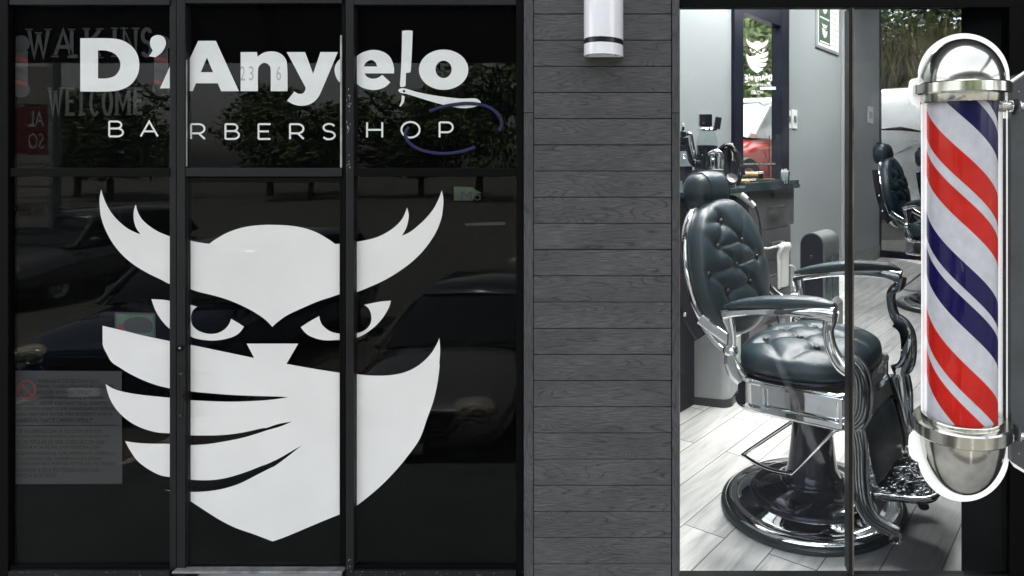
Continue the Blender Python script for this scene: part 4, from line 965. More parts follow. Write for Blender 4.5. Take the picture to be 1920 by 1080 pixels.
tag(mb.build('green_box', M['green']), 'flat dark green box on the counter under the tall mirror opening', 'box')
p = at(1472, 6.9)
t = thing('clip_cup', 'clear glass cup of pale clips on the right end of the counter', 'cup', p)
mb = MB(); mb.lathe([(.0001,.003),(.045,.003),(.055,.13),(.05,.13),(.041,.01),(.0001,.01)], p, 24, cap=False); mb.build('glass', glass('cup_glass',(.8,.86,.88),1.5,.03,3), t, True)
mb = MB(); random.seed(9)
for k in range(9):
    a = random.uniform(0, 6.28); mb.box(-.006,.006,-.003,.003,0,.13+random.random()*.03, Matrix.Translation(p+Vector((math.cos(a)*.022,math.sin(a)*.022,.012))) @ Matrix.Rotation(random.uniform(-.2,.2),4,'X') @ Matrix.Rotation(random.uniform(-.2,.2),4,'Y'))
mb.build('clips', M['paper'], t)
for k, (px_, lab) in enumerate(((1303, 'small white capped pot just left of the leather headrest'), (1322, 'wide white capped pot right behind the leather headrest'))):
    p = at(px_, 6.1); r = .022+k*.012
    t = thing('white_pot', lab, 'pot', p)
    mb = MB(); mb.lathe([(r,0),(r*1.1,.01),(r*1.1,.05),(.0001,.05)], p, 20); mb.build('body', M['white_plastic'], t, True)
    mb = MB(); mb.lathe([(r*1.05,.051),(r*1.05,.09),(.0001,.092)], p, 20); mb.build('lid', M['paper'], t, True)
# towel on a rail
t = thing('towel_rail', 'white wire towel rail fixed to the front of the grey drawers', 'rail', MC @ Vector((.2,-.1,1.26)))
mb = MB(); a = MC @ Vector((.12,-.15,1.26)); b_ = MC @ Vector((.62,-.15,1.26))
mb.sweep([MC @ Vector((.12,-.001,1.26)), a], .010, 10); mb.sweep([a, b_], .010, 10); mb.sweep([b_, MC @ Vector((.62,-.001,1.26))], .010, 10)
mb.sweep(smoothpath([MC @ Vector((.70,-.1,1.02)), MC @ Vector((.78,-.14,.98)), MC @ Vector((.78,-.14,.72)), MC @ Vector((.62,-.14,.70))],4), .008, 8)
mb.build('wire', M['white_plastic'], t, True)
mb = MB(); n = 14; rows = []
for j in range(n+1):
    v = j/n; row = []
    for i in range(11):
        uu = i/10; side = -1
        tt = .28+uu*.26+.03*v; off = -.165-.035*math.sin(PI*min(1, v*6))-.012*math.sin(uu*9+v*2)
        row.append(mb.bm.verts.new(MC @ Vector((tt, off, 1.285-.44*v-.02*(uu-.5)**2+(.0 if v else 0)))))
    rows.append(row)
for a_, b2 in zip(rows, rows[1:]):
    for i in range(10): mb.bm.faces.new((a_[i], a_[i+1], b2[i+1], b2[i]))
o = mb.build('hand_towel', M['towel'], None, 'all')
md = o.modifiers.new('s', 'SOLIDIFY'); md.thickness = .03; md.offset = 0
md = o.modifiers.new('v', 'SUBSURF'); md.levels = md.render_levels = 1
tag(o, 'white hand towel hanging on the rail in front of the grey drawers', 'towel')

# more dark tools crowding the counter
def clipper(px, dep, lean, h, label, colr='black_plastic'):
    p = at(px, dep); t = thing('hair_clipper', label, 'hair clipper', p, 'hair clippers on the counter')
    R_ = Matrix.Translation(p) @ Matrix.Rotation(lean, 4, 'Y')
    pts = [R_ @ Vector((0,0,z*h)) for z in (0,.1,.35,.6,.8,.92)]
    mb = MB(); mb.sweep(smoothpath(pts,3), lerp_list([(.02,.022),(.028,.03),(.03,.032),(.026,.028),(.03,.026),(.028,.02)],16), 14, up=Vector((0,1,0)), power=2.8); mb.build('body', M[colr], t, True)
    mb = MB(); mb.sweep([R_ @ Vector((0,0,.92*h)), R_ @ Vector((0,-.004,1.0*h))], [(.027,.014),(.029,.006)], 10, up=Vector((0,1,0)), power=6); mb.build('blade', M['chrome'], t, True)
    mb = MB(); mb.sphere(R_ @ Vector((0,-.031,.55*h)), .008, (1,.5,1.6), 10, 6); mb.build('switch', M['steel'], t, 'all')
clipper(1302, 6.75, .16, .34, 'black hair clipper leaning beside the bottle at the left window edge')
clipper(1313, 6.5, -.10, .25, 'short black hair clipper standing right in front of the big jar')
clipper(1350, 6.95, .05, .36, 'tall black hair clipper standing between the big jar and the black dryer')
clipper(1381, 6.6, .30, .22, 'black hair clipper leaning right at the foot of the tall mirror opening', 'navy')
p = at(1345, 6.35); t = thing('tool_pouch', 'open black leather tool pouch behind the right side of the headrest', 'pouch', p)
mb = MB(); mb.box(p.x-.07, p.x+.07, p.y-.04, p.y+.04, ZT, ZT+.17, bevel=.018, seg=3); mb.build('pouch', M['leather_dark'], t, True)
mb = MB()
for k, (dx_, hh_) in enumerate(((-.05,.30),(-.02,.27),(.015,.32),(.045,.26))): mb.sweep([Vector((p.x+dx_, p.y, ZT+.10)), Vector((p.x+dx_*1.3, p.y+.01, ZT+hh_))], (.008,.005), 8)
mb.build('scissor_handles', M['chrome'], t, True)
# ================================================================== BARBER CHAIR
TH = math.radians(30.5)
FD = Vector((math.cos(TH), -math.sin(TH), 0)); SD = Vector((math.sin(TH), math.cos(TH), 0))
CB = G(1523, 945)
MCH = frame_m(CB, FD, SD)
def W(f, s, z): return CB+FD*f+SD*s+Vector((0,0,z))
def T(px, py, s):                     # point on the chair's plane side = s that the photo shows at (px, py)
    k = (px-CX)/F_; a = CB+SD*s
    f = (k*a.y-a.x)/(FD.x-FD.y*k); q = a+FD*f
    q.z = CZ-(py-CY)/F_*q.y; return q
def TZ(px, py, z):                    # point at height z seen at (px, py), in chair coordinates (f, s)
    q = G(px, py, z); d = q-CB; d.z = 0; return d.dot(FD), d.dot(SD)
ch = thing('barber_chair', 'large chrome barber chair with tufted dark leather right behind the shop window', 'barber chair', CB)
# base
mb = MB(); mb.lathe([(.50,.0),(.545,.0),(.557,.012),(.555,.03),(.54,.042),(.52,.045)], CB, 96, cap=False); mb.build('base_rim', M['rubber'], ch, True)
mb = MB(); mb.lathe([(.53,.040),(.527,.052),(.51,.060),(.485,.062),(.465,.055),(.43,.060),(.395,.075),(.375,.083)], CB, 96, cap=False); mb.build('base_dish', M['chrome'], ch, 'all')
mb = MB(); mb.lathe([(.375,.080),(.378,.095),(.37,.105),(.355,.108),(.33,.104),(.26,.125),(.20,.150),(.165,.185),(.150,.24),(.138,.33),(.126,.45),(.120,.58),(.120,.64)], CB, 96, cap=False); mb.build('pump_column', M['chrome_dark'], ch, 'all')
mb = MB(); mb.lathe([(.19,.148),(.196,.158),(.186,.172),(.17,.176)], CB, 64, cap=False); mb.build('column_collar', M['chrome_dark'], ch, 'all')
# pump lever loop
lp = [W(-.05,.14,.535)]
lp = [T(1492,786,.10), T(1400,848,.08), T(1398,856,.06), T(1436,878,-.05), T(1480,888,-.12), T(1492,884,-.14), T(1560,812,-.15), T(1572,806,-.12)]
mb = MB(); mb.sweep(smoothpath(lp, 5), .0125, 12); mb.build('pump_lever', M['chrome'], ch, 'all')
# seat apron: rounded chrome band
def ring(f0, f1, s0, s1, rb, rf, n=10):
    out = []
    for cf, cs, r, a0 in ((f1-rf, s1-rf, rf, 0), (f0+rb, s1-rb, rb, 90), (f0+rb, s0+rb, rb, 180), (f1-rf, s0+rf, rf, 270)):
        out += [(cf+r*math.cos(math.radians(a0+90*i/n)), cs+r*math.sin(math.radians(a0+90*i/n))) for i in range(n+1)]
    return out
def band(mb, prof, f0, f1, s0, s1, rb, rf):
    rings = []
    for e, z in prof: rings.append([mb.bm.verts.new(W(a, b, z)) for a, b in ring(f0-e, f1+e, s0-e, s1+e, max(.01, rb+e), max(.01, rf+e))])
    for A, B in zip(rings, rings[1:]):
        m = len(A)
        for i in range(m): mb.bm.faces.new((A[i], A[(i+1)%m], B[(i+1)%m], B[i]))
    return rings
A0 = (-.37, .36, -.45, .45, .20, .07)
mb = MB(); band(mb, [(-.06,.665),(-.005,.665),(0,.672),(0,.686),(.006,.692),(.006,.700),(-.002,.706),(-.010,.712),(-.010,.822),(-.002,.828),(.006,.834),(.006,.852),(0,.858),(-.03,.862),(-.1,.862)], *A0); mb.build('seat_apron', M['chrome'], ch, True)
# side plate on the near side of the apron, with raised border
def sideplate(sg):
    mb = MB(); s = sg*.462
    mb.prism([[(-.13,.69),(.34,.69),(.34,.845),(-.13,.845)], [(-.115,.715),(.325,.715),(.325,.828),(-.115,.828)][::-1]], lambda a, b, w_: W(a, s+sg*w_, b), .012)
    mb.build('apron_border', M['chrome'], ch)
sideplate(-1); sideplate(1)
mb = MB(); mb.box(-.25,.25,-.28,.28,.60,.664, MCH, .02); mb.build('seat_plate', M['chrome_dark'], ch)
# seat cushion, tufted
sb = [TZ(px, py, 1.02) for px, py in ((1493,621),(1452.6,645),(1476.7,664),(1520,636),(1544,652),(1582,626),(1617,642.6),(1530,613),(1600,606),(1560,678))]
sb = [(-.20,-.24),(-.20,.0),(-.20,.24),(-.03,-.13),(-.03,.13),(.12,-.25),(.12,.0),(.12,.25)]
def creases(btn, near):
    L_ = []
    for i in range(len(btn)):
        for j in range(i):
            d = math.hypot(btn[i][0]-btn[j][0], btn[i][1]-btn[j][1])
            if near[0] < d < near[1]: L_.append((btn[i], btn[j]))
    return L_
def segd(p, a, b):
    ax, ay = b[0]-a[0], b[1]-a[1]; t = max(0, min(1, ((p[0]-a[0])*ax+(p[1]-a[1])*ay)/(ax*ax+ay*ay)))
    return math.hypot(p[0]-a[0]-ax*t, p[1]-a[1]-ay*t)
def tuft(p, btn, lines, bd, cd, bw=.035, cw=.009):
    h = 0
    for b in btn: h -= bd*math.exp(-((p[0]-b[0])**2+(p[1]-b[1])**2)/(2*bw*bw))+bd*.55*math.exp(-((p[0]-b[0])**2+(p[1]-b[1])**2)/(2*(bw*.32)**2))
    m = 9
    for a, b in lines: m = min(m, segd(p, a, b))
    h -= cd*math.exp(-(m/cw)**2)*.8+cd*.8*math.exp(-(m/(cw*4))**2)
    return h
def cushion(name, parent, place, outline, thick, btn, near, bd, cd, matr, edge=2.6, extra=None, N_=64, RR=46):
    # outline(angle) -> radius pair; place(a, b, h) -> world; h above the seat plane
    lines = creases(btn, near)+(extra or [])
    mb = MB(); rings = []
    for j in range(RR+1):
        r = (j/RR)
        if j == 0: continue
        ring_ = []
        for i in range(N_*2):
            th = PI*i/N_; ox, oy = outline(th)
            a, b = ox*r, oy*r
            h = thick*(1-r**edge)**(1/edge) if r < 1 else 0
            fade = max(0, min(1, (1-r)*5))
            h += tuft((a, b), btn, lines, bd, cd)*fade
            ring_.append(mb.bm.verts.new(place(a, b, h)))
        rings.append(ring_)
    # underside edge roll
    for k, (e, h) in enumerate(((1.004,-.3),(.985,-.62),(.93,-.85),(.80,-.97))):
        rings.append([mb.bm.verts.new(place(outline(PI*i/N_)[0]*e, outline(PI*i/N_)[1]*e, thick*h)) for i in range(N_*2)])
    m = N_*2
    for A, B in zip(rings, rings[1:]):
        for i in range(m): mb.bm.faces.new((A[i], A[(i+1)%m], B[(i+1)%m], B[i]))
    c_ = mb.bm.verts.new(place(0, 0, thick+tuft((0,0), btn, lines, bd, cd)))
    for i in range(m): mb.bm.faces.new((c_, rings[0][i], rings[0][(i+1)%m]))
    mb.bm.faces.new(rings[-1])
    return mb.build(name, matr, parent, 'all')
def sup(a_, b_, p_):
    def f(th):
        c, s = math.cos(th), math.sin(th); k = (abs(c)**p_+abs(s)**p_)**(-1/p_)
        return a_*c*k, b_*s*k
    return f
SC = (.0, .0)
so = sup(.385, .47, 2.7)
seat = cushion('seat_cushion', ch, lambda a, b, h: W(a+.0, b, .945+h*(1.0 if h > 0 else .62)), so, .125, sb, (.17,.24), .026, .011, M['leather'], edge=2.3,
   extra=[((-.20,-.24),(-.38,-.36)),((-.20,-.24),(-.03,-.44)),((.12,-.25),(.32,-.38)),((.12,-.25),(.02,-.44)),((.12,0),(.36,.0)),((-.20,0),(-.38,0)),((.12,.25),(.34,.36)),((-.2,.24),(-.36,.36))])
# piping round the seat
mb = MB(); mb.sweep([W(so(2*PI*i/80)[0]*.985, so(2*PI*i/80)[1]*.985, .883) for i in range(80)], .009, 8, closed=True); mb.build('seat_piping', M['chrome_dark'], ch, 'all')
for a, b in sb:
    mb = MB(); q = W(a, b, .945+.125*(1-(max(abs(a)/.385, abs(b)/.47))**2.3)**(1/2.3)-.022); mb.sphere(q, .021, (1,1,.62), 16, 10); mb.build('button', M['leather_dark'], ch, 'all')
# backrest
b_lo, b_hi = W(-.455, 0, .985), W(-.655, 0, 1.845)
UPB = (b_hi-b_lo).normalized(); NB = SD.cross(UPB).normalized()
if NB.dot(FD) < 0: NB = -NB
BC = (b_lo+b_hi)/2
hh = (b_hi-b_lo).length/2
def bout(th):
    c, s = math.cos(th), math.sin(th); k = (abs(c)**2.25+abs(s)**2.25)**(-1/2.25)
    w_ = .455*(1-.07*s) if s > 0 else .455*(1+.02*s)
    return w_*c*k, hh*s*k
def BP(a, b, h): return BC+SD*a+UPB*b+NB*h
def back_ab(px, py):                  # intersect the view ray with the cushion face plane
    d = Vector(((px-CX)/F_, 1, -(py-CY)/F_)); o = Vector((0,0,CZ)); c_ = BC+NB*.11
    t = (c_-o).dot(NB)/d.dot(NB); q = o+d*t-BC; return q.dot(SD), q.dot(UPB)
bb = [back_ab(1260+x/2.7, 300+y/2.7) for x, y in ((275,305),(255,435),(230,573),(362,405),(335,530),(305,662),(440,488),(405,615))]
BTN = bb
ex = []
def nearest(i, j): ex.append((bb[i], bb[j]))
for i, j in ((0,3),(1,3),(1,4),(2,4),(2,5),(3,6),(4,6),(4,7),(5,7),(0,1)): nearest(i, j)
ex += [(bb[0], (bb[0][0]-.05, bb[0][1]+.26)), (bb[0], (-.44, bb[0][1]+.02)), (bb[1], (-.45, bb[1][1]+.15)), (bb[2], (-.45, bb[2][1]+.05)), (bb[2], (-.42, bb[2][1]-.12)), (bb[5], (bb[5][0]-.02, -hh*.95)), (bb[7], (bb[7][0]+.12, bb[7][1]-.16)), (bb[6], (.45, bb[6][1]+.02)), (bb[3], (bb[3][0]+.16, bb[3][1]+.24))]
back = cushion('back_cushion', ch, lambda a, b, h: BP(a, b, h*(1 if h > 0 else .6)), bout, .125, bb, (0,0), .026, .012, M['leather'], edge=2.4, extra=ex)
for a, b in bb:
    mb = MB(); mtx = NB.to_track_quat('Z','Y').to_matrix().to_4x4(); mb.sphere(BP(a, b, .125*(1-min(.99,(math.hypot(a/.455,b/hh))**2.4))**(1/2.4)-.022), .019, (1,1,.6), 16, 10, mtx); mb.build('button', M['leather_dark'], ch, 'all')
# rear shell
mb = MB(); rings = []
for e, h in ((1.0,-.045),(1.035,-.05),(1.04,-.075),(1.0,-.11),(.8,-.135),(.4,-.15)):
    rings.append([mb.bm.verts.new(BP(bout(2*PI*i/80)[0]*e, bout(2*PI*i/80)[1]*e, h)) for i in range(80)])
for A, B in zip(rings, rings[1:]):
    for i in range(80): mb.bm.faces.new((A[i], A[(i+1)%80], B[(i+1)%80], B[i]))
mb.bm.faces.new(rings[-1]); mb.bm.faces.new(rings[0][::-1]); mb.build('back_shell', M['chrome'], ch, 'all')
# side rails of the back
for sg in (-1, 1):
    s = sg*.50
    pts = [BP(sg*.44, .30, -.10), BP(sg*.475, .12, -.105), BP(sg*.49, -.10, -.10), BP(sg*.49, -.25, -.08), BP(sg*.48, -.36, -.04)]
    mb = MB(); mb.sweep(smoothpath(pts, 5), (.016, .040), 12, up=NB, power=4); rl_ = mb.build('back_rail', M['chrome_dark'], ch, True)
    for b_ in (-.02, -.21):
        mb = MB(); mb.sphere(BP(sg*.51, b_, -.095), .018, (.8,.8,.8), 12, 8); mb.build('bolt', M['chrome'], rl_, True)
# bracket from back to pivot (near side traced, far side mirrored)
br = [(1314,598),(1330,612),(1350,626),(1366,640),(1372,655)]
for sg in (-1, 1):
    pts = [T(a, b, -.50) for a, b in br]
    def mir(q):
        d = q-CB; f, s, z = d.dot(FD), d.dot(SD), d.z
        return W(f, s if sg < 0 else -s, z)
    mb = MB(); mb.sweep([mir(q) for q in smoothpath(pts, 4)], lerp_list([(.018,.035),(.018,.03),(.018,.028),(.018,.028),(.02,.03)],17), 12, power=4); mb.build('back_bracket', M['chrome'], ch, True)
    p2 = [T(a, b, -.50) for a, b in ((1318,608),(1338,640),(1356,655),(1368,660))]
    mb = MB(); mb.sweep([mir(q) for q in smoothpath(p2, 4)], (.012,.013), 10, power=4); mb.build('brace', M['chrome'], ch, True)
    # rear arm post
    p3 = [T(a, b, -.54) for a, b in ((1363,580),(1366,600),(1371,620),(1372,640),(1370,662))]
    mb = MB(); mb.sweep([mir(q) for q in smoothpath(p3, 4)], lerp_list([(.03,.042),(.028,.035),(.02,.024),(.02,.024),(.024,.03)],17), 12, up=FD, power=3); mb.build('rear_post', M['chrome'], ch, True)
    mb = MB(); mb.sphere(mir(T(1370,656,-.54)), .045, (1,1,.8), 20, 12); mb.build('pivot', M['chrome'], ch, 'all')
    p4 = [T(a, b, -.50) for a, b in ((1370,662),(1372,680),(1380,698),(1392,712))]
    mb = MB(); mb.sweep([mir(q) for q in smoothpath(p4, 4)], lerp_list([(.02,.03),(.024,.045),(.026,.05),(.02,.04)],13), 12, up=FD, power=3); mb.build('rear_strut', M['chrome'], ch, True)
    # arm pad and rail
    if sg < 0: ap = [(1359,576),(1385,570),(1430,566.5),(1480,566),(1530,567),(1566,573)]; s0 = -.5625
    else: ap = [(1490,511),(1520,505),(1560,500),(1610,497),(1660,499),(1688,507)]; s0 = .5625
    pts = smoothpath([T(a, b, s0) for a, b in ap], 5)
    mb = MB(); mb.sweep(pts, lerp_list([(.014,.010),(.046,.024),(.058,.033),(.060,.036),(.054,.028),(.02,.010)],26), 20, power=2.3); mb.build('arm_pad', M['leather'], ch, 'all')
    dn = Vector((0,0,-.045))
    mb = MB(); mb.sweep([q+dn+FD*.0 for q in pts], lerp_list([(.03,.022),(.04,.022),(.046,.022),(.05,.026),(.052,.036),(.045,.045)],26), 16, power=3.2); mb.build('arm_rail', M['chrome'], ch, True)
    # knuckle and front post
    if sg < 0: fp = [(1560,583),(1557,600),(1553,618),(1556,642),(1563,662),(1576,682),(1592,695)]; sp = -.5625
    else: fp = [(1690,520),(1686,535),(1672,548),(1672,572),(1680,596),(1694,618),(1706,630)]; sp = .5625
    q = smoothpath([T(a, b, sp) for a, b in fp], 5)
    mb = MB(); mb.sweep(q, lerp_list([(.04,.035),(.034,.035),(.026,.03),(.022,.030),(.022,.034),(.024,.040),(.03,.04)],31), 16, up=FD, power=2.6); mb.build('front_post', M['chrome'], ch, True)
    mb = MB(); sc_ = T(1552,614,sp-.03) if sg < 0 else T(1703,621,sp-.03)
    mb.lathe([(.016,0),(.016,.008),(.010,.010),(.0001,.008)], sc_, 16, Matrix.Rotation(PI/2,4,'X')); mb.build('screw', M['steel'], ch, True)
    # ribbed front strap running down to the footrest
    st1 = [(1592,676),(1608,690),(1618,712),(1620,745),(1616,776),(1604,792),(1586,798)]
    st2 = [(1604,806),(1610,840),(1612,900),(1618,940),(1632,968),(1655,985),(1684,1000)]
    for path, nm in ((st1, 'front_strap'), (st2, 'footrest_strap')):
        base = [T(a, b, -.50) for a, b in path]
        q = [mir(v) for v in smoothpath(base, 5)]
        mb = MB(); mb.sweep(q, (.014, .050) if nm == 'front_strap' else lerp_list([(.014,.052),(.014,.052),(.014,.05),(.014,.04),(.014,.032)],31), 14, up=FD+Vector((0,0,.02)), power=5); sp_o = mb.build(nm, M['chrome'], ch, True)
        mb = MB()
        for dd in (-.024, -.008, .008, .024):
            rib = []
            for i, v in enumerate(q):
                tn = (q[min(i+1,len(q)-1)]-q[max(i-1,0)]).normalized(); nn = SD.cross(tn).normalized()
                rib.append(v+nn*dd-SD*.016*(1 if sg < 0 else -1))
            mb.sweep(rib, .0045, 8)
        mb.build('rib', M['steel'], sp_o, 'all')
    mb = MB(); c_ = mir(T(1680,1006,-.52)); mb.lathe([(.034,0),(.034,.014),(.022,.018),(.018,.012),(.0001,.012)], c_-SD*.014, 24, Matrix.Rotation(PI/2-0,4,'X')); mb.build('strap_bolt', M['chrome'], ch, True)
# headrest
HC_ = T(1326, 360, 0)
HU = (UPB*1+NB*.12).normalized(); HN = SD.cross(HU).normalized()
if HN.dot(FD) < 0: HN = -HN
mb = MB(); n1, n2 = 40, 20
rings = []
for j in range(1, n2):
    ph = -PI/2+PI*j/n2; ring_ = []
    for i in range(n1):
        th = 2*PI*i/n1; pw = 2.9
        cs_, sn = math.cos(ph), math.sin(ph)
        sgp = lambda x, p_: math.copysign(abs(x)**(2/p_), x)
        a = .205*sgp(sn, 2.8); r = sgp(cs_, 3.0)
        ring_.append(mb.bm.verts.new(HC_+SD*a+HU*(.140*r*sgp(math.sin(th), 2.5))+HN*(.112*r*sgp(math.cos(th), 2.5))))
    rings.append(ring_)
for A, B in zip(rings, rings[1:]):
    for i in range(n1): mb.bm.faces.new((A[i], A[(i+1)%n1], B[(i+1)%n1], B[i]))
mb.bm.faces.new(rings[0][::-1]); mb.bm.faces.new(rings[-1])
hr = mb.build('headrest', M['leather'], ch, 'all')
for sgn in (-1, 1):
    mb = MB(); a = sgn*.125; pp = []
    for i in range(40):
        th = 2*PI*i/40; sgp = lambda x, p_: math.copysign(abs(x)**(2/p_), x); r = (1-abs(a/.205)**2.8)**(1/3)
        pp.append(HC_+SD*a+HU*(.142*r*sgp(math.sin(th),2.5))+HN*(.114*r*sgp(math.cos(th),2.5)))
    mb.sweep(pp, .0045, 6, closed=True, up=SD); mb.build('seam', M['leather_dark'], hr, 'all')
mb = MB(); mb.box(-.09,.09,-.02,.02,0,.34, frame_m(Vector((0,0,0)), SD, FD).copy() if False else Matrix.Translation(BP(0, hh*.72, -.09)) @ Matrix(((SD.x,NB.x,UPB.x,0),(SD.y,NB.y,UPB.y,0),(SD.z,NB.z,UPB.z,0),(0,0,0,1))), .01); mb.build('headrest_post', M['chrome_dark'], ch)
# leg panel
pf = [( .40, .70), (.50, .30)]
LO = W(.50, 0, .30); HI = W(.405, 0, .70); UL = (HI-LO).normalized(); NL = SD.cross(UL).normalized()
if NL.dot(FD) < 0: NL = -NL
hl = (HI-LO).length/2; LC = (LO+HI)/2
def LP_(a, b, h): return LC+SD*a+UL*b+NL*h
mb = MB()
mb.prism([[(x*.40, y*(hl+.05)) for x, y in ((-1,-1),(1,-1),(1,1),(-1,1))], [(.335*c, .86*hl*s) for c, s in [(sup(1,1,6)(2*PI*i/32)) for i in range(32)]][::-1]], lambda a, b, w_: LP_(a, b, -w_), .04); mb.build('leg_frame', M['chrome'], ch)
cushion('leg_pad', ch, lambda a, b, h: LP_(a, b, h-.03), sup(.33, .84*hl, 5), .045, [], (0,0), 0, 0, M['leather'], N_=32, RR=10)
# ornate footplate
def ornate():
    m, nt, b = mat('ornate_chrome')
    b.inputs['Base Color'].default_value = (.22,.235,.25,1); b.inputs['Metallic'].default_value = 1; b.inputs['Roughness'].default_value = .14
    tc = N(nt, 'ShaderNodeTexCoord'); nz = N(nt, 'ShaderNodeTexNoise', Scale=9.0, Detail=1.0, Distortion=2.6); L(nt, tc.outputs['Object'], nz.inputs['Vector'])
    bp = N(nt, 'ShaderNodeBump', Strength=1.0, Distance=.05); L(nt, nz.outputs['Fac'], bp.inputs['Height']); L(nt, bp.outputs[0], b.inputs['Normal'])
    cr = N(nt, 'ShaderNodeValToRGB'); cr.color_ramp.elements[0].position=.44; cr.color_ramp.elements[0].color=(.10,.11,.12,1); cr.color_ramp.elements[1].position=.5; cr.color_ramp.elements[1].color=(.22,.235,.25,1)
    L(nt, nz.outputs['Fac'], cr.inputs[0]); L(nt, cr.outputs[0], b.inputs['Base Color'])
    return m
M['ornate'] = ornate()
mb = MB(); mb.prism([[(a, b) for a, b in ring(.40, .78, -.34, .34, .03, .09, 6)]], lambda a, b, w_: W(a, b, .315+.06*(a-.4)/.38-w_), .03); mb.build('footplate', M['ornate'], ch)
mb = MB(); mb.sweep([W(a, b, .312+.06*(a-.4)/.38) for a, b in ring(.40, .78, -.34, .34, .03, .09, 6)], .014, 8, closed=True); mb.build('footplate_edge', M['chrome'], ch, 'all')
mb = MB(); mb.box(.39,.46,-.36,.36,.24,.31, MCH, .012); mb.build('footplate_hinge', M['chrome'], ch)
mb = MB(); mb.sphere(W(.70,-.22,.27), .03, (1,1,.6), 12, 8); mb.build('foot_pad', M['rubber'], ch, True)
# ornate relief below the apron at the front
mb = MB(); mb.prism([smoothloop([(-.40,.66,1),(.40,.66,1),(.38,.60),(.2,.57),(0,.60),(-.2,.57),(-.38,.60)],4)], lambda a, b, w_: W(.375+w_, a, b+.02), .012); mb.build('apron_relief', M['ornate'], ch)

# two more chairs of the same make further back
def chair_copy(px, base_py, yaw, sc, label):
    c = copy_tree(ch); c.location = G(px, base_py, 0); c.rotation_euler = (0, 0, yaw); c.scale = sc; c['label'] = label
    return c
def finish_chairs():
    ch['group'] = 'chrome barber chairs'
    chair_copy(1760, 575, -.02, (1.08, 1.08, 1.16), 'second chrome barber chair further back between mullion and barber pole')
    chair_copy(1825, 552, .0, (1.02, 1.02, 1.13), 'furthest chrome barber chair mostly hidden behind the barber pole')
finish_chairs()
# ================================================================== OUTSIDE
ZL = -1.0                                     # parking lot lies a metre below the raised walk
mb = MB(); mb.box(-300, 300, -300, 1.6, ZL-.5, ZL); struct(mb.build('parking_lot', M['asphalt']))
mb = MB(); mb.box(-14, 14, 1.75, 3.11, -.25, -.02, bevel=.01); struct(mb.build('pavement', M['concrete']))
mb = MB(); mb.box(-14, 14, 1.6, 1.745, ZL-.1, -.02, bevel=.02); struct(mb.build('kerb', M['concrete']))
mb = MB(); mb.box(-14, 14, 1.75, 3.11, ZL-.4, -.255); struct(mb.build('walk_base', M['concrete']))
mb = MB()
for x in (-8.6, -5.8, -3.95, -1.35, 1.3, 4.0): mb.box(x-.05, x+.05, -6, .8, ZL+.004, ZL+.008)
struct(mb.build('parking_lines', M['white_paint']))
mb = MB(); mb.box(-300, 300, 15.8, 300, .2, .68); struct(mb.build('rear_ground', M['concrete']))
mb = MB(); mb.box(-300, -4.2, 3.4, 15.79, .2, 1.12); mb.prism([[(-4.19, 3.4), (-3.9, 3.4), (3.3, 15.79), (-4.19, 15.79)]], lambda a, b, w_: Vector((a, b, 1.12-w_)), .9); struct(mb.build('side_yard', M['concrete']))
# building shell, and an added dark beam for the reflections' dark top band
mb = MB(); mb.box(-15, P(-262,0,D).x-.0, 3.05, 3.4, -.3, 6.0); mb.box(P(1962,0,D).x, 15, 3.05, 3.4, -.3, 6.0); mb.box(P(-262,0,D).x+.001, P(1962,0,D).x-.001, 3.1, 3.4, P(0,-61,D).z, 6.0)
tag(mb.build('upper_facade', M['soffit']), 'dark upper front of the building above the shop windows', 'building')
mb = MB(); mb.box(-15, 15, 3.41, 4.0, HC+.2, 6.0); mb.prism([[(-3.3, 4.01), (12, 4.01), (12, 10.0), (4.25, 14.9)]], lambda a, b, w_: Vector((a, b, HC+.17+w_)), .18)
tag(mb.build('roof', M['stucco']), 'flat roof of the building above the shop', 'roof')
ca = thing('added_beam', 'added dark steel beam with rafters, unseen, darkening the top of the window reflections', 'added_beam', (0, -.9, 3.2))
mb = MB(); mb.box(-16, 16, -.97, -.852, 3.15, 4.05, bevel=.01); mb.build('added_front_beam', M['frame'], ca)
for x in (-13.5, -9, -4.6, 2.9, 7.2, 12):
    mb = MB(); mb.box(x-.06, x+.06, -.85, 3.045, 3.75, 3.95, bevel=.005); mb.build('added_rafter', M['frame'], ca)
for x in (-13.5, 6.0):
    mb = MB(); mb.box(x-.1, x+.1, -1.0, -.8, ZL, 3.148, bevel=.01); mb.build('post', M['frame'], ca)

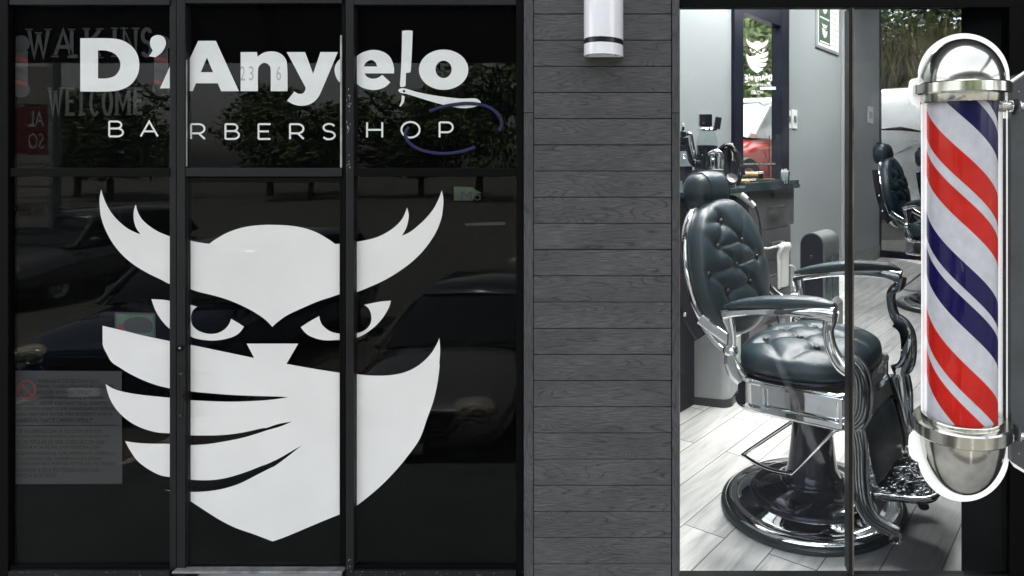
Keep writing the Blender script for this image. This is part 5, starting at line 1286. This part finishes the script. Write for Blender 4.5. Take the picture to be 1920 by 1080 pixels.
# ------------------------------------------------------------------ cars
def car(label, group, org, yaw, sc, paint, gl, kind='sedan', roofm=None, emblem=False):
    roofm = roofm or paint
    t = thing('parked_car', label, 'car', org, group)
    if kind == 'sedan':
        sec = [  # x along (front = 0), half width, hood/top z, belt z, floor z
            (0.00,.70,.52,.30),(.06,.80,.62,.22),(.25,.86,.72,.20),(.6,.88,.80,.19),(1.15,.885,.90,.19),(1.5,.885,.93,.19),(2.4,.885,.95,.19),(3.4,.885,.97,.19),(3.95,.87,.98,.20),(4.35,.84,.94,.24),(4.5,.76,.80,.30)]
        cab_ = [(1.12,.70,.90),(1.75,.62,1.33),(2.1,.60,1.42),(2.9,.60,1.43),(3.3,.60,1.36),(4.0,.68,.97)]
    else:
        sec = [(0.00,.78,.62,.36),(.06,.88,.80,.30),(.2,.92,.98,.28),(.7,.94,1.06,.26),(1.2,.95,1.12,.26),(2.4,.95,1.14,.26),(3.6,.95,1.15,.26),(4.4,.94,1.14,.28),(4.6,.88,1.0,.34)]
        cab_ = [(1.15,.80,1.10),(1.7,.72,1.62),(2.1,.70,1.72),(3.6,.70,1.74),(4.1,.70,1.68),(4.5,.78,1.14)]
    R = Matrix.Translation(org) @ Matrix.Rotation(yaw, 4, 'Z') @ Matrix.Scale(sc, 4)
    def w(x, y, z): return R @ Vector((y, -x, z))          # the nose points along local +Y of the rotated frame
    mb = MB(); rings = []
    for x, hw, tz, fz in sec:
        mid = (tz+fz)/2; pts = []
        for i in range(24):
            a = 2*PI*i/24; c, s = math.cos(a), math.sin(a); p_ = 4.5
            pts.append(mb.bm.verts.new(w(x, hw*math.copysign(abs(c)**(2/p_), c)*(1-.05*max(0,s)), mid+(tz-mid)*math.copysign(abs(s)**(2/3.2), s)*(1 if abs(c) > .9 else 1))))
        rings.append(pts)
    for A, B in zip(rings, rings[1:]):
        for i in range(24): mb.bm.faces.new((A[i], A[(i+1)%24], B[(i+1)%24], B[i]))
    mb.bm.faces.new(rings[0][::-1]); mb.bm.faces.new(rings[-1]); mb.build('body', paint, t, 'all')
    # greenhouse: glass block, roof and pillars
    mb = MB(); rings = []; b0 = cab_[0][2]-.03
    for x, hw, tz in cab_:
        low = .80 if kind == 'sedan' else .9
        rings.append([mb.bm.verts.new(w(x, s_*h_, z_)) for s_, h_, z_ in ((-1,hw+(tz-b0)*.22,b0),(-1,hw+.02,max(b0,tz-.06)),(-1,hw*.86,tz),(1,hw*.86,tz),(1,hw+.02,max(b0,tz-.06)),(1,hw+(tz-b0)*.22,b0))])
    for A, B in zip(rings, rings[1:]):
        for i in range(6): mb.bm.faces.new((A[i], A[(i+1)%6], B[(i+1)%6], B[i]))
    mb.build('windows', gl, t, True)
    mb = MB(); r2 = [q for q in cab_[1:-1]]; rings = []
    for x, hw, tz in r2: rings.append([mb.bm.verts.new(w(x, s_*h_, z_)) for s_, h_, z_ in ((-1,hw+.045,tz-.085),(-1,hw*.88,tz+.014),(0,0,tz+.03),(1,hw*.88,tz+.014),(1,hw+.045,tz-.085))])
    for A, B in zip(rings, rings[1:]):
        for i in range(4): mb.bm.faces.new((A[i], A[i+1], B[i+1], B[i]))
    o = mb.build('roof', roofm, t, True); md = o.modifiers.new('s', 'SOLIDIFY'); md.thickness = .012
    for s_ in (-1, 1):
        pl = [w(cab_[0][0], s_*(cab_[0][1]+.10), b0+.02), w(cab_[1][0], s_*(cab_[1][1]+.05), cab_[1][2]-.06)]
        mb = MB(); mb.sweep(pl, .035*sc, 8); mb.build('pillar', roofm, t, True)
        mb = MB(); xm = 2.35; mb.sweep([w(xm, s_*(cab_[2][1]+.16), b0+.02), w(xm, s_*(cab_[2][1]+.045), cab_[2][2]-.05)], .035*sc, 8); mb.build('pillar', M['black_plastic'] if kind == 'sedan' else paint, t, True)
        mb = MB(); xe = cab_[-1][0]; mb.sweep([w(xe, s_*(cab_[-1][1]+.06), b0+.03), w(cab_[-2][0], s_*(cab_[-2][1]+.05), cab_[-2][2]-.06)], .05*sc, 8); mb.build('pillar', roofm, t, True)
        mb = MB(); mb.sphere(w(cab_[0][0]+.35, s_*1.0, b0+.12), .11*sc, (1,.6,.7), 14, 10); mb.build('mirror', paint, t, 'all')
        # door seams and handle
        mb = MB(); hw = .89 if kind == 'sedan' else .955
        for xd in (1.35, 2.35, 3.3): mb.box(-.004, .004, -.004, .004, 0, .62, R @ Matrix.Translation((s_*(hw+.0), -xd, .28)))
        mb.build('door_seam', M['black_plastic'], t)
        for xd in (2.15, 3.1):
            mb = MB(); mb.sweep([w(xd-.1, s_*(hw+.012), .80 if kind == 'sedan' else .95), w(xd+.1, s_*(hw+.012), .80 if kind == 'sedan' else .95)], .018*sc, 8); mb.build('door_handle', paint, t, True)
        # headlamps
        lx, lz = (.58, .60) if kind == 'sedan' else (.66, .78)
        mb = MB(); mb.sphere(w(.13, s_*lx, lz), 1, (.21*sc, .12*sc, .105*sc), 20, 12); hl_ = mb.build('headlight', M['lamp_glass'], t, 'all')
        for dx_ in (-.07, .08):
            mb = MB(); mb.lathe([(.062*sc,0),(.07*sc,.006),(.062*sc,.014)], w(.010, s_*lx+dx_, lz), 20, Matrix.Rotation(yaw,4,'Z') @ Matrix.Rotation(-PI/2,4,'X'), cap=False); mb.build('lamp_ring', M['chrome'], hl_, 'all')
        for xw in (.85, 3.55):
            rw = .32 if kind == 'sedan' else .36
            c_ = w(xw, s_*.80, rw); rm = Matrix.Rotation(yaw, 4, 'Z') @ Matrix.Rotation(PI/2, 4, 'Y')
            mb = MB(); mb.lathe([(rw*.62*sc,-.1*sc),(rw*.95*sc,-.1*sc),(rw*sc,-.06*sc),(rw*sc,.06*sc),(rw*.95*sc,.1*sc),(rw*.62*sc,.1*sc)], c_, 32, rm, cap=False); wh = mb.build('wheel', M['tyre'], t, True)
            mb = MB(); mb.lathe([(.0001,.06*sc),(.05*sc,.08*sc),(rw*.4*sc,.05*sc),(rw*.62*sc,.09*sc),(rw*.62*sc,-.09*sc),(rw*.4*sc,-.05*sc),(.0001,-.06*sc)], c_, 24, rm, cap=False); mb.build('rim', M['steel'], wh, True)
    # grille
    gz0, gz1 = (.40, .60) if kind == 'sedan' else (.55, .78)
    def gm(a, b, w_): return w(-.012-.0+w_+.0, a, b)
    mb = MB(); gp = smoothloop([(-.42,gz1,1),(.42,gz1,1),(.38,gz0+.07),(.30,gz0,1),(-.30,gz0,1),(-.38,gz0+.07)], 4); mb.prism([gp], gm, .06); gr = mb.build('grille', M['black_plastic'], t)
    mb = MB()
    for z in (gz0+.055, gz0+.10, gz0+.145): mb.box(-.36, .36, .010, .022, z, z+.010, R)
    mb.sweep([w(-.02, a, b) for a, b in smoothloop([(-.42,gz1-.01),(-.37,gz0+.05),(-.29,gz0+.0),(0,gz0-.006),(.29,gz0+.0),(.37,gz0+.05),(.42,gz1-.01)], 4)[:-4]], .009*sc, 8); mb.build('grille_bar', M['chrome'], gr, True)
    if emblem:
        mb = MB(); mb.lathe([(.078,0),(.09,0),(.094,.008),(.09,.016),(.078,.016)], w(-.03, 0, (gz0+gz1)/2), 32, Matrix.Rotation(yaw,4,'Z') @ Matrix.Rotation(-PI/2,4,'X'), cap=False)
        for pts in ([(-.035,.066),(-.0,-.004),(.035,.066)], [(-.062,.045),(-.030,-.062),(0,.0),(.030,-.062),(.062,.045)]):
            mb.sweep([w(-.036, a, (gz0+gz1)/2+b) for a, b in pts], .008, 6)
        mb.build('emblem', M['chrome'], t, True)
    mb = MB(); mb.box(-.16, .16, .0, .02, gz0-.17, gz0-.08, R @ Matrix.Translation((0,.01,0)), .004); mb.build('number_plate', M['paper'], t)
    mb = MB(); mb.sweep([w(.02, -.62, gz0-.2), w(-.02, -.3, gz0-.22), w(-.02, .3, gz0-.22), w(.02, .62, gz0-.2)], .02*sc, 8); mb.build('bumper_line', M['rubber'], t, True)
    mb = MB()
    for a in (-.3, .25): mb.sweep([w(cab_[0][0]-.0, a, cab_[0][2]+.025), w(cab_[0][0]+.05, a+.42, cab_[0][2]+.06)], .009*sc, 6)
    mb.build('wiper', M['black_plastic'], t)
    return t
# nose toward +Y (toward the shop) for yaw 0
car('black sedan with chrome grille badge parked nose-in facing the shop', 'cars parked in the lot', Vector((-2.79, -.22, ZL)), 0, 1.06, M['black_paint'], M['car_glass'], emblem=True)
car('blue pickup-like wagon parked nose-in left of the black sedan', 'cars parked in the lot', Vector((-6.9, -1.3, ZL)), 0, 1.1, M['blue_paint'], M['car_glass'], 'suv')
car('silver high wagon parked across the lot behind the black sedan', 'cars parked in the lot', Vector((-3.1, -8.2, ZL)), 0, 1.1, M['silver_paint'], M['car_glass'], 'suv')
car('silver wagon parked across the lot at the far left', 'cars parked in the lot', Vector((-14.5, -7.0, ZL)), 0, 1.1, M['silver_paint'], M['car_glass'], 'suv')
# red car added beyond the opening as the mirror's reflection, broadside
car('red car added as the mirror reflection, white glare painted on windows and roof', None, Vector((-.95, 11.9, 1.12)), math.radians(57.6)-PI/2-.03+PI, 1.62, M['red_paint'], M['car_glass_glare'], roofm=M['white_paint'])  # white roof and pillars imitate bright reflection on the red paint

# white van beyond the yard window
M4 = frame_m(C2+U*1.4, V, U)
t = thing('white_van', 'big white van parked close outside the floor-length back window', 'van', M4 @ Vector((0, 0, .68)))
mb = MB()
prof = [(0,.9),(-.06,1.4),(-.02,2.0),(.10,2.6),(.42,3.2),(.9,3.75),(1.4,3.92),(4.5,3.95),(4.5,.9)]
rings = []
for x, e in ((-2.6,.35),(-2.5,.12),(-2.2,.0),(0,-.04),(2.2,0),(2.5,.12),(2.6,.35)):
    rings.append([mb.bm.verts.new(M4 @ Vector((x, a+e, b-(.12 if e > .3 else 0)))) for a, b in smoothloop([(p_[0], p_[1]) for p_ in prof[:-1]]+[(4.5,.9,1)], 3)])
for A, B in zip(rings, rings[1:]):
    m = len(A)
    for i in range(m): mb.bm.faces.new((A[i], A[(i+1)%m], B[(i+1)%m], B[i]))
mb.bm.faces.new(rings[0]); mb.bm.faces.new(rings[-1][::-1]); mb.build('body', M['white_paint'], t, 'all')
def vanp(px, py, off=0.0):
    # on the van's sloping face
    d = Vector(((px-CX)/F_, 1, -(py-CY)/F_)); o = Vector((0,0,CZ)); n_ = U; q = C2+U*(1.4+off)
    return o+d*((q-o).dot(n_)/d.dot(n_))
mb = MB(); mb.sweep([vanp(1652,243,.0), vanp(1690,241,.0), vanp(1728,247,.0)], [.02,.05,.02], 8); mb.build('wiper', M['black_plastic'], t, True)
mb = MB(); mb.sweep(smoothpath([vanp(1676,290,-.02), vanp(1692,283,-.02), vanp(1712,272,-.02), vanp(1735,268,-.02)],4), .012, 6); mb.build('bonnet_line', M['steel'], t, True)
mb = MB(); a = vanp(1700,323,-.03); mb.box(-.11,.11,-.02,.05,-.05,.05, Matrix.Translation(a) @ Matrix.Rotation(-UA,4,'Z'), .02); mb.build('marker_lamp', M['amber_glass'], t)
mb = MB(); mb.box(-2.4,2.4,.02,.4,.62,.9, M4, .05); mb.build('bumper', M['rubber'], t)
for x in (-1.9, 1.9):
    mb = MB(); mb.lathe([(.3,-.14),(.5,-.14),(.55,-.08),(.55,.08),(.5,.14),(.3,.14)], M4 @ Vector((x, 1.6, 1.2)), 32, frame_m(Vector((0,0,0)), V, U) @ Matrix.Rotation(PI/2,4,'Y'), cap=False); mb.build('wheel', M['tyre'], t, True)

# ------------------------------------------------------------------ vegetation
def leaf_mesh(name, n, rx, rz, size, material, clumps=14, seed=0):
    random.seed(seed); mb = MB(); cl = []
    for i in range(clumps):
        a = random.uniform(0, 2*PI); r = random.uniform(0, .75); z = random.uniform(-.75, .85)
        cl.append((Vector((math.cos(a)*r*rx, math.sin(a)*r*rx, z*rz)), random.uniform(.28, .5)))
    for i in range(n):
        c, r = random.choice(cl)
        d = Vector((random.gauss(0,1), random.gauss(0,1), random.gauss(0,1))).normalized()*r*random.uniform(.55, 1.05)
        q = c+Vector((d.x*rx, d.y*rx, d.z*rz)); s = size*random.uniform(.5, 1.3)
        t = Vector((random.gauss(0,1), random.gauss(0,1), random.gauss(0,.6))).normalized(); b = t.orthogonal().normalized()
        b.rotate(Matrix.Rotation(random.uniform(0, 6.28), 3, t))
        vs = [mb.bm.verts.new(q+t*x*s+b*y*s) for x, y in ((-1,0),(0,-.42),(1,0),(0,.42))]
        mb.bm.faces.new(vs)
    o = mb.build(name, material, None, False, False); return o
def tree(label, loc, h, rx, src=None, m_='leaf', n=5200, seed=1, size=.18, group=None):
    t = thing('tree', label, 'tree', loc, group)
    if src is None:
        c = leaf_mesh('crown', n, rx, h*.36, size, M[m_], 18, seed)
    else: c = src.copy(); COL.objects.link(c)
    c.location = Vector(loc)+Vector((0,0,h*.60)); c.parent = t; c.matrix_parent_inverse = Matrix.Translation(loc).inverted()
    if src is not None:
        c.rotation_euler = (0,0,random.uniform(0,6)); c.scale = (rx/src['rx'],)*2+(h/src['h'],)
    else: c['rx'] = rx; c['h'] = h
    mb = MB(); l = Vector(loc); mb.sweep(smoothpath([l+Vector((0,0,-.1)), l+Vector((.05,0,h*.25)), l+Vector((-.08,.05,h*.5)), l+Vector((.05,0,h*.78))],4), lerp_list([h*.03,h*.024,h*.016,.02],13), 10)
    for k in range(5):
        a = k*1.3; z = h*(.33+.07*k); mb.sweep([l+Vector((0,0,z)), l+Vector((math.cos(a)*rx*.4,math.sin(a)*rx*.4,z+h*.12)), l+Vector((math.cos(a)*rx*.7,math.sin(a)*rx*.7,z+h*.2))], [h*.011,h*.008,.01], 6)
    mb.build('trunk', M['bark'], t, True)
    return c
random.seed(21)
srcs = []
tr = [(-44,-44,8.5,5),(-37,-52,9.5,6),(-30,-46,7.5,4.6),(-23,-50,8.5,5),(-16.5,-45,10.5,5.4),(-9,-48,13.0,6.4),(-1.5,-46,12.0,6.0),(6,-50,14.5,6.4),(13,-45,11,6),(21,-50,12.5,6.2),(29,-46,10,5.6),(-52,-50,9,6)]
P_ = ['leftmost','second','third','fourth','fifth','sixth','seventh','eighth','ninth','tenth','eleventh','outermost']
for i, (x, y, h, r) in enumerate(tr):
    lab = '%s leafy green tree in the row across the lot' % P_[i]
    if i < 3: c = tree(lab, (x, y, ZL), h, r, None, 'leaf', 6500, 30+i, .30, 'trees across the lot'); srcs.append(c)
    else: tree(lab, (x, y, ZL), h, r, srcs[i%3], group='trees across the lot')
# hedge trees as the mirror's reflection, taller trees and grass beyond the yard window
random.seed(4)
hz = [(-3.2, 17.5, 6.5, 2.6, 'leaf_pale', 'pale green bushy tree added as the mirror reflection, left one'), (.4, 19.0, 7.4, 3.0, 'leaf_pale', 'pale green bushy tree added as the mirror reflection, middle one'), (3.4, 21.5, 7.6, 3.2, 'leaf', 'green bushy tree added as the mirror reflection, right one'), (8.0, 22.0, 10.2, 3.4, 'leaf', 'tall green tree behind the white van'), (11.5, 20.5, 10.5, 3.2, 'leaf', 'tall dark tree behind the right end of the white van')]
for i, (x, y, h, r, m_, lab) in enumerate(hz): tree(lab, (x, y, .68), h, r, None, m_, 16000 if i < 3 else 9000, 50+i, .13)
mb = MB(); random.seed(8)
for i in range(1500):
    c = Vector((random.choice((5.3, 6.6, 7.7))+random.gauss(0,.45), 19.2+random.gauss(0,.35), .68)); h = random.uniform(3.2, 5.6)
    dx_, dy_ = random.gauss(0,.5), random.gauss(0,.4); w_ = .03
    a = c; b = c+Vector((dx_*.4, dy_*.4, h*.75)); e = c+Vector((dx_*1.5, dy_*1.3, h))
    vs = [mb.bm.verts.new(q) for q in (a+Vector((-w_,0,0)), a+Vector((w_,0,0)), b+Vector((w_,0,0)), e, b+Vector((-w_,0,0)))]
    mb.bm.faces.new(vs)
tag(mb.build('tall_grass', M['leaf_yellow'], recalc=False), kind='stuff')
# pylon sign across the lot
pg = thing('pylon_sign', 'tall tenant pylon sign with red top panel standing across the lot', 'sign', (-14.95, -8.75, ZL))
def sg(x0, x1, z0, z1, d0, d1, m_, nm, par=pg):
    mb = MB(); mb.box(-14.95+x0, -14.95+x1, -8.75+d0, -8.75+d1, z0, z1, bevel=.01); return mb.build(nm, m_, par)
sg(-.62,-.5,ZL,4.3,-.1,.1,M['steel'],'post'); sg(.5,.62,ZL,4.3,-.1,.1,M['steel'],'post')
pr = sg(-.49,.49,2.25,3.3,-.08,.08,M['sign_red'],'red_panel'); pw = sg(-.49,.49,.4,2.2,-.08,.08,M['stucco'],'pale_panel'); sg(-.49,.49,3.35,4.2,-.08,.08,M['stucco'],'pale_panel')
smap = lambda a, b, w_: Vector((-14.95-a, -8.75+.085, b))
mb = MB(); text_mb(mb, 'AL', smap, -.4, -.05, 3.2, 2.85); text_mb(mb, 'SO', smap, -.4, -.05, 2.7, 2.35); mb.build('lettering', M['paper'], pr)
mb = MB(); text_mb(mb, 'TAX SERVICES', smap, -.42, .42, 1.15, .85); text_mb(mb, '281', smap, -.3, .0, .7, .5)
for z in (1.25, 1.5, 1.75, 2.0): mb.prism([[(-.48,z),(.48,z),(.48,z+.015),(-.48,z+.015)]], smap, 0)
mb.build('lettering', M['black_plastic'], pw)

# ------------------------------------------------------------------ light
wd = bpy.data.worlds.new('World'); S.world = wd; wd.use_nodes = True; nt = wd.node_tree
bg = nt.nodes['Background']; sky = nt.nodes.new('ShaderNodeTexSky'); sky.sky_type = 'NISHITA'; sky.sun_disc = False
EL, AZ = 62, 24                               # sun behind the building, a little to the left
sky.sun_elevation = math.radians(EL); sky.sun_rotation = math.radians(-AZ); sky.air_density = 1.2; sky.dust_density = 2.5
hs = nt.nodes.new('ShaderNodeHueSaturation'); hs.inputs['Saturation'].default_value = .22; nt.links.new(sky.outputs[0], hs.inputs['Color']); nt.links.new(hs.outputs[0], bg.inputs[0]); bg.inputs[1].default_value = .15
sl = bpy.data.lights.new('sun', 'SUN'); sl.energy = 3.2; sl.angle = math.radians(.6); sl.color = (1, .96, .9)
so_ = bpy.data.objects.new('sun', sl); COL.objects.link(so_)
dirv = Vector((-math.sin(math.radians(AZ))*math.cos(math.radians(EL)), math.cos(math.radians(AZ))*math.cos(math.radians(EL)), math.sin(math.radians(EL))))
so_.rotation_euler = dirv.to_track_quat('Z', 'Y').to_euler()
S.view_settings.view_transform = 'Standard'; S.view_settings.look = 'None'; S.view_settings.gamma = 1; S.view_settings.exposure = EXPO if 'EXPO' in globals() else 2.1
S.render.engine = 'CYCLES'
S.cycles.max_bounces = 10; S.cycles.transparent_max_bounces = 16; S.cycles.glossy_bounces = 5; S.cycles.diffuse_bounces = 4
S.cycles.caustics_reflective = False; S.cycles.caustics_refractive = False; S.cycles.sample_clamp_indirect = 6
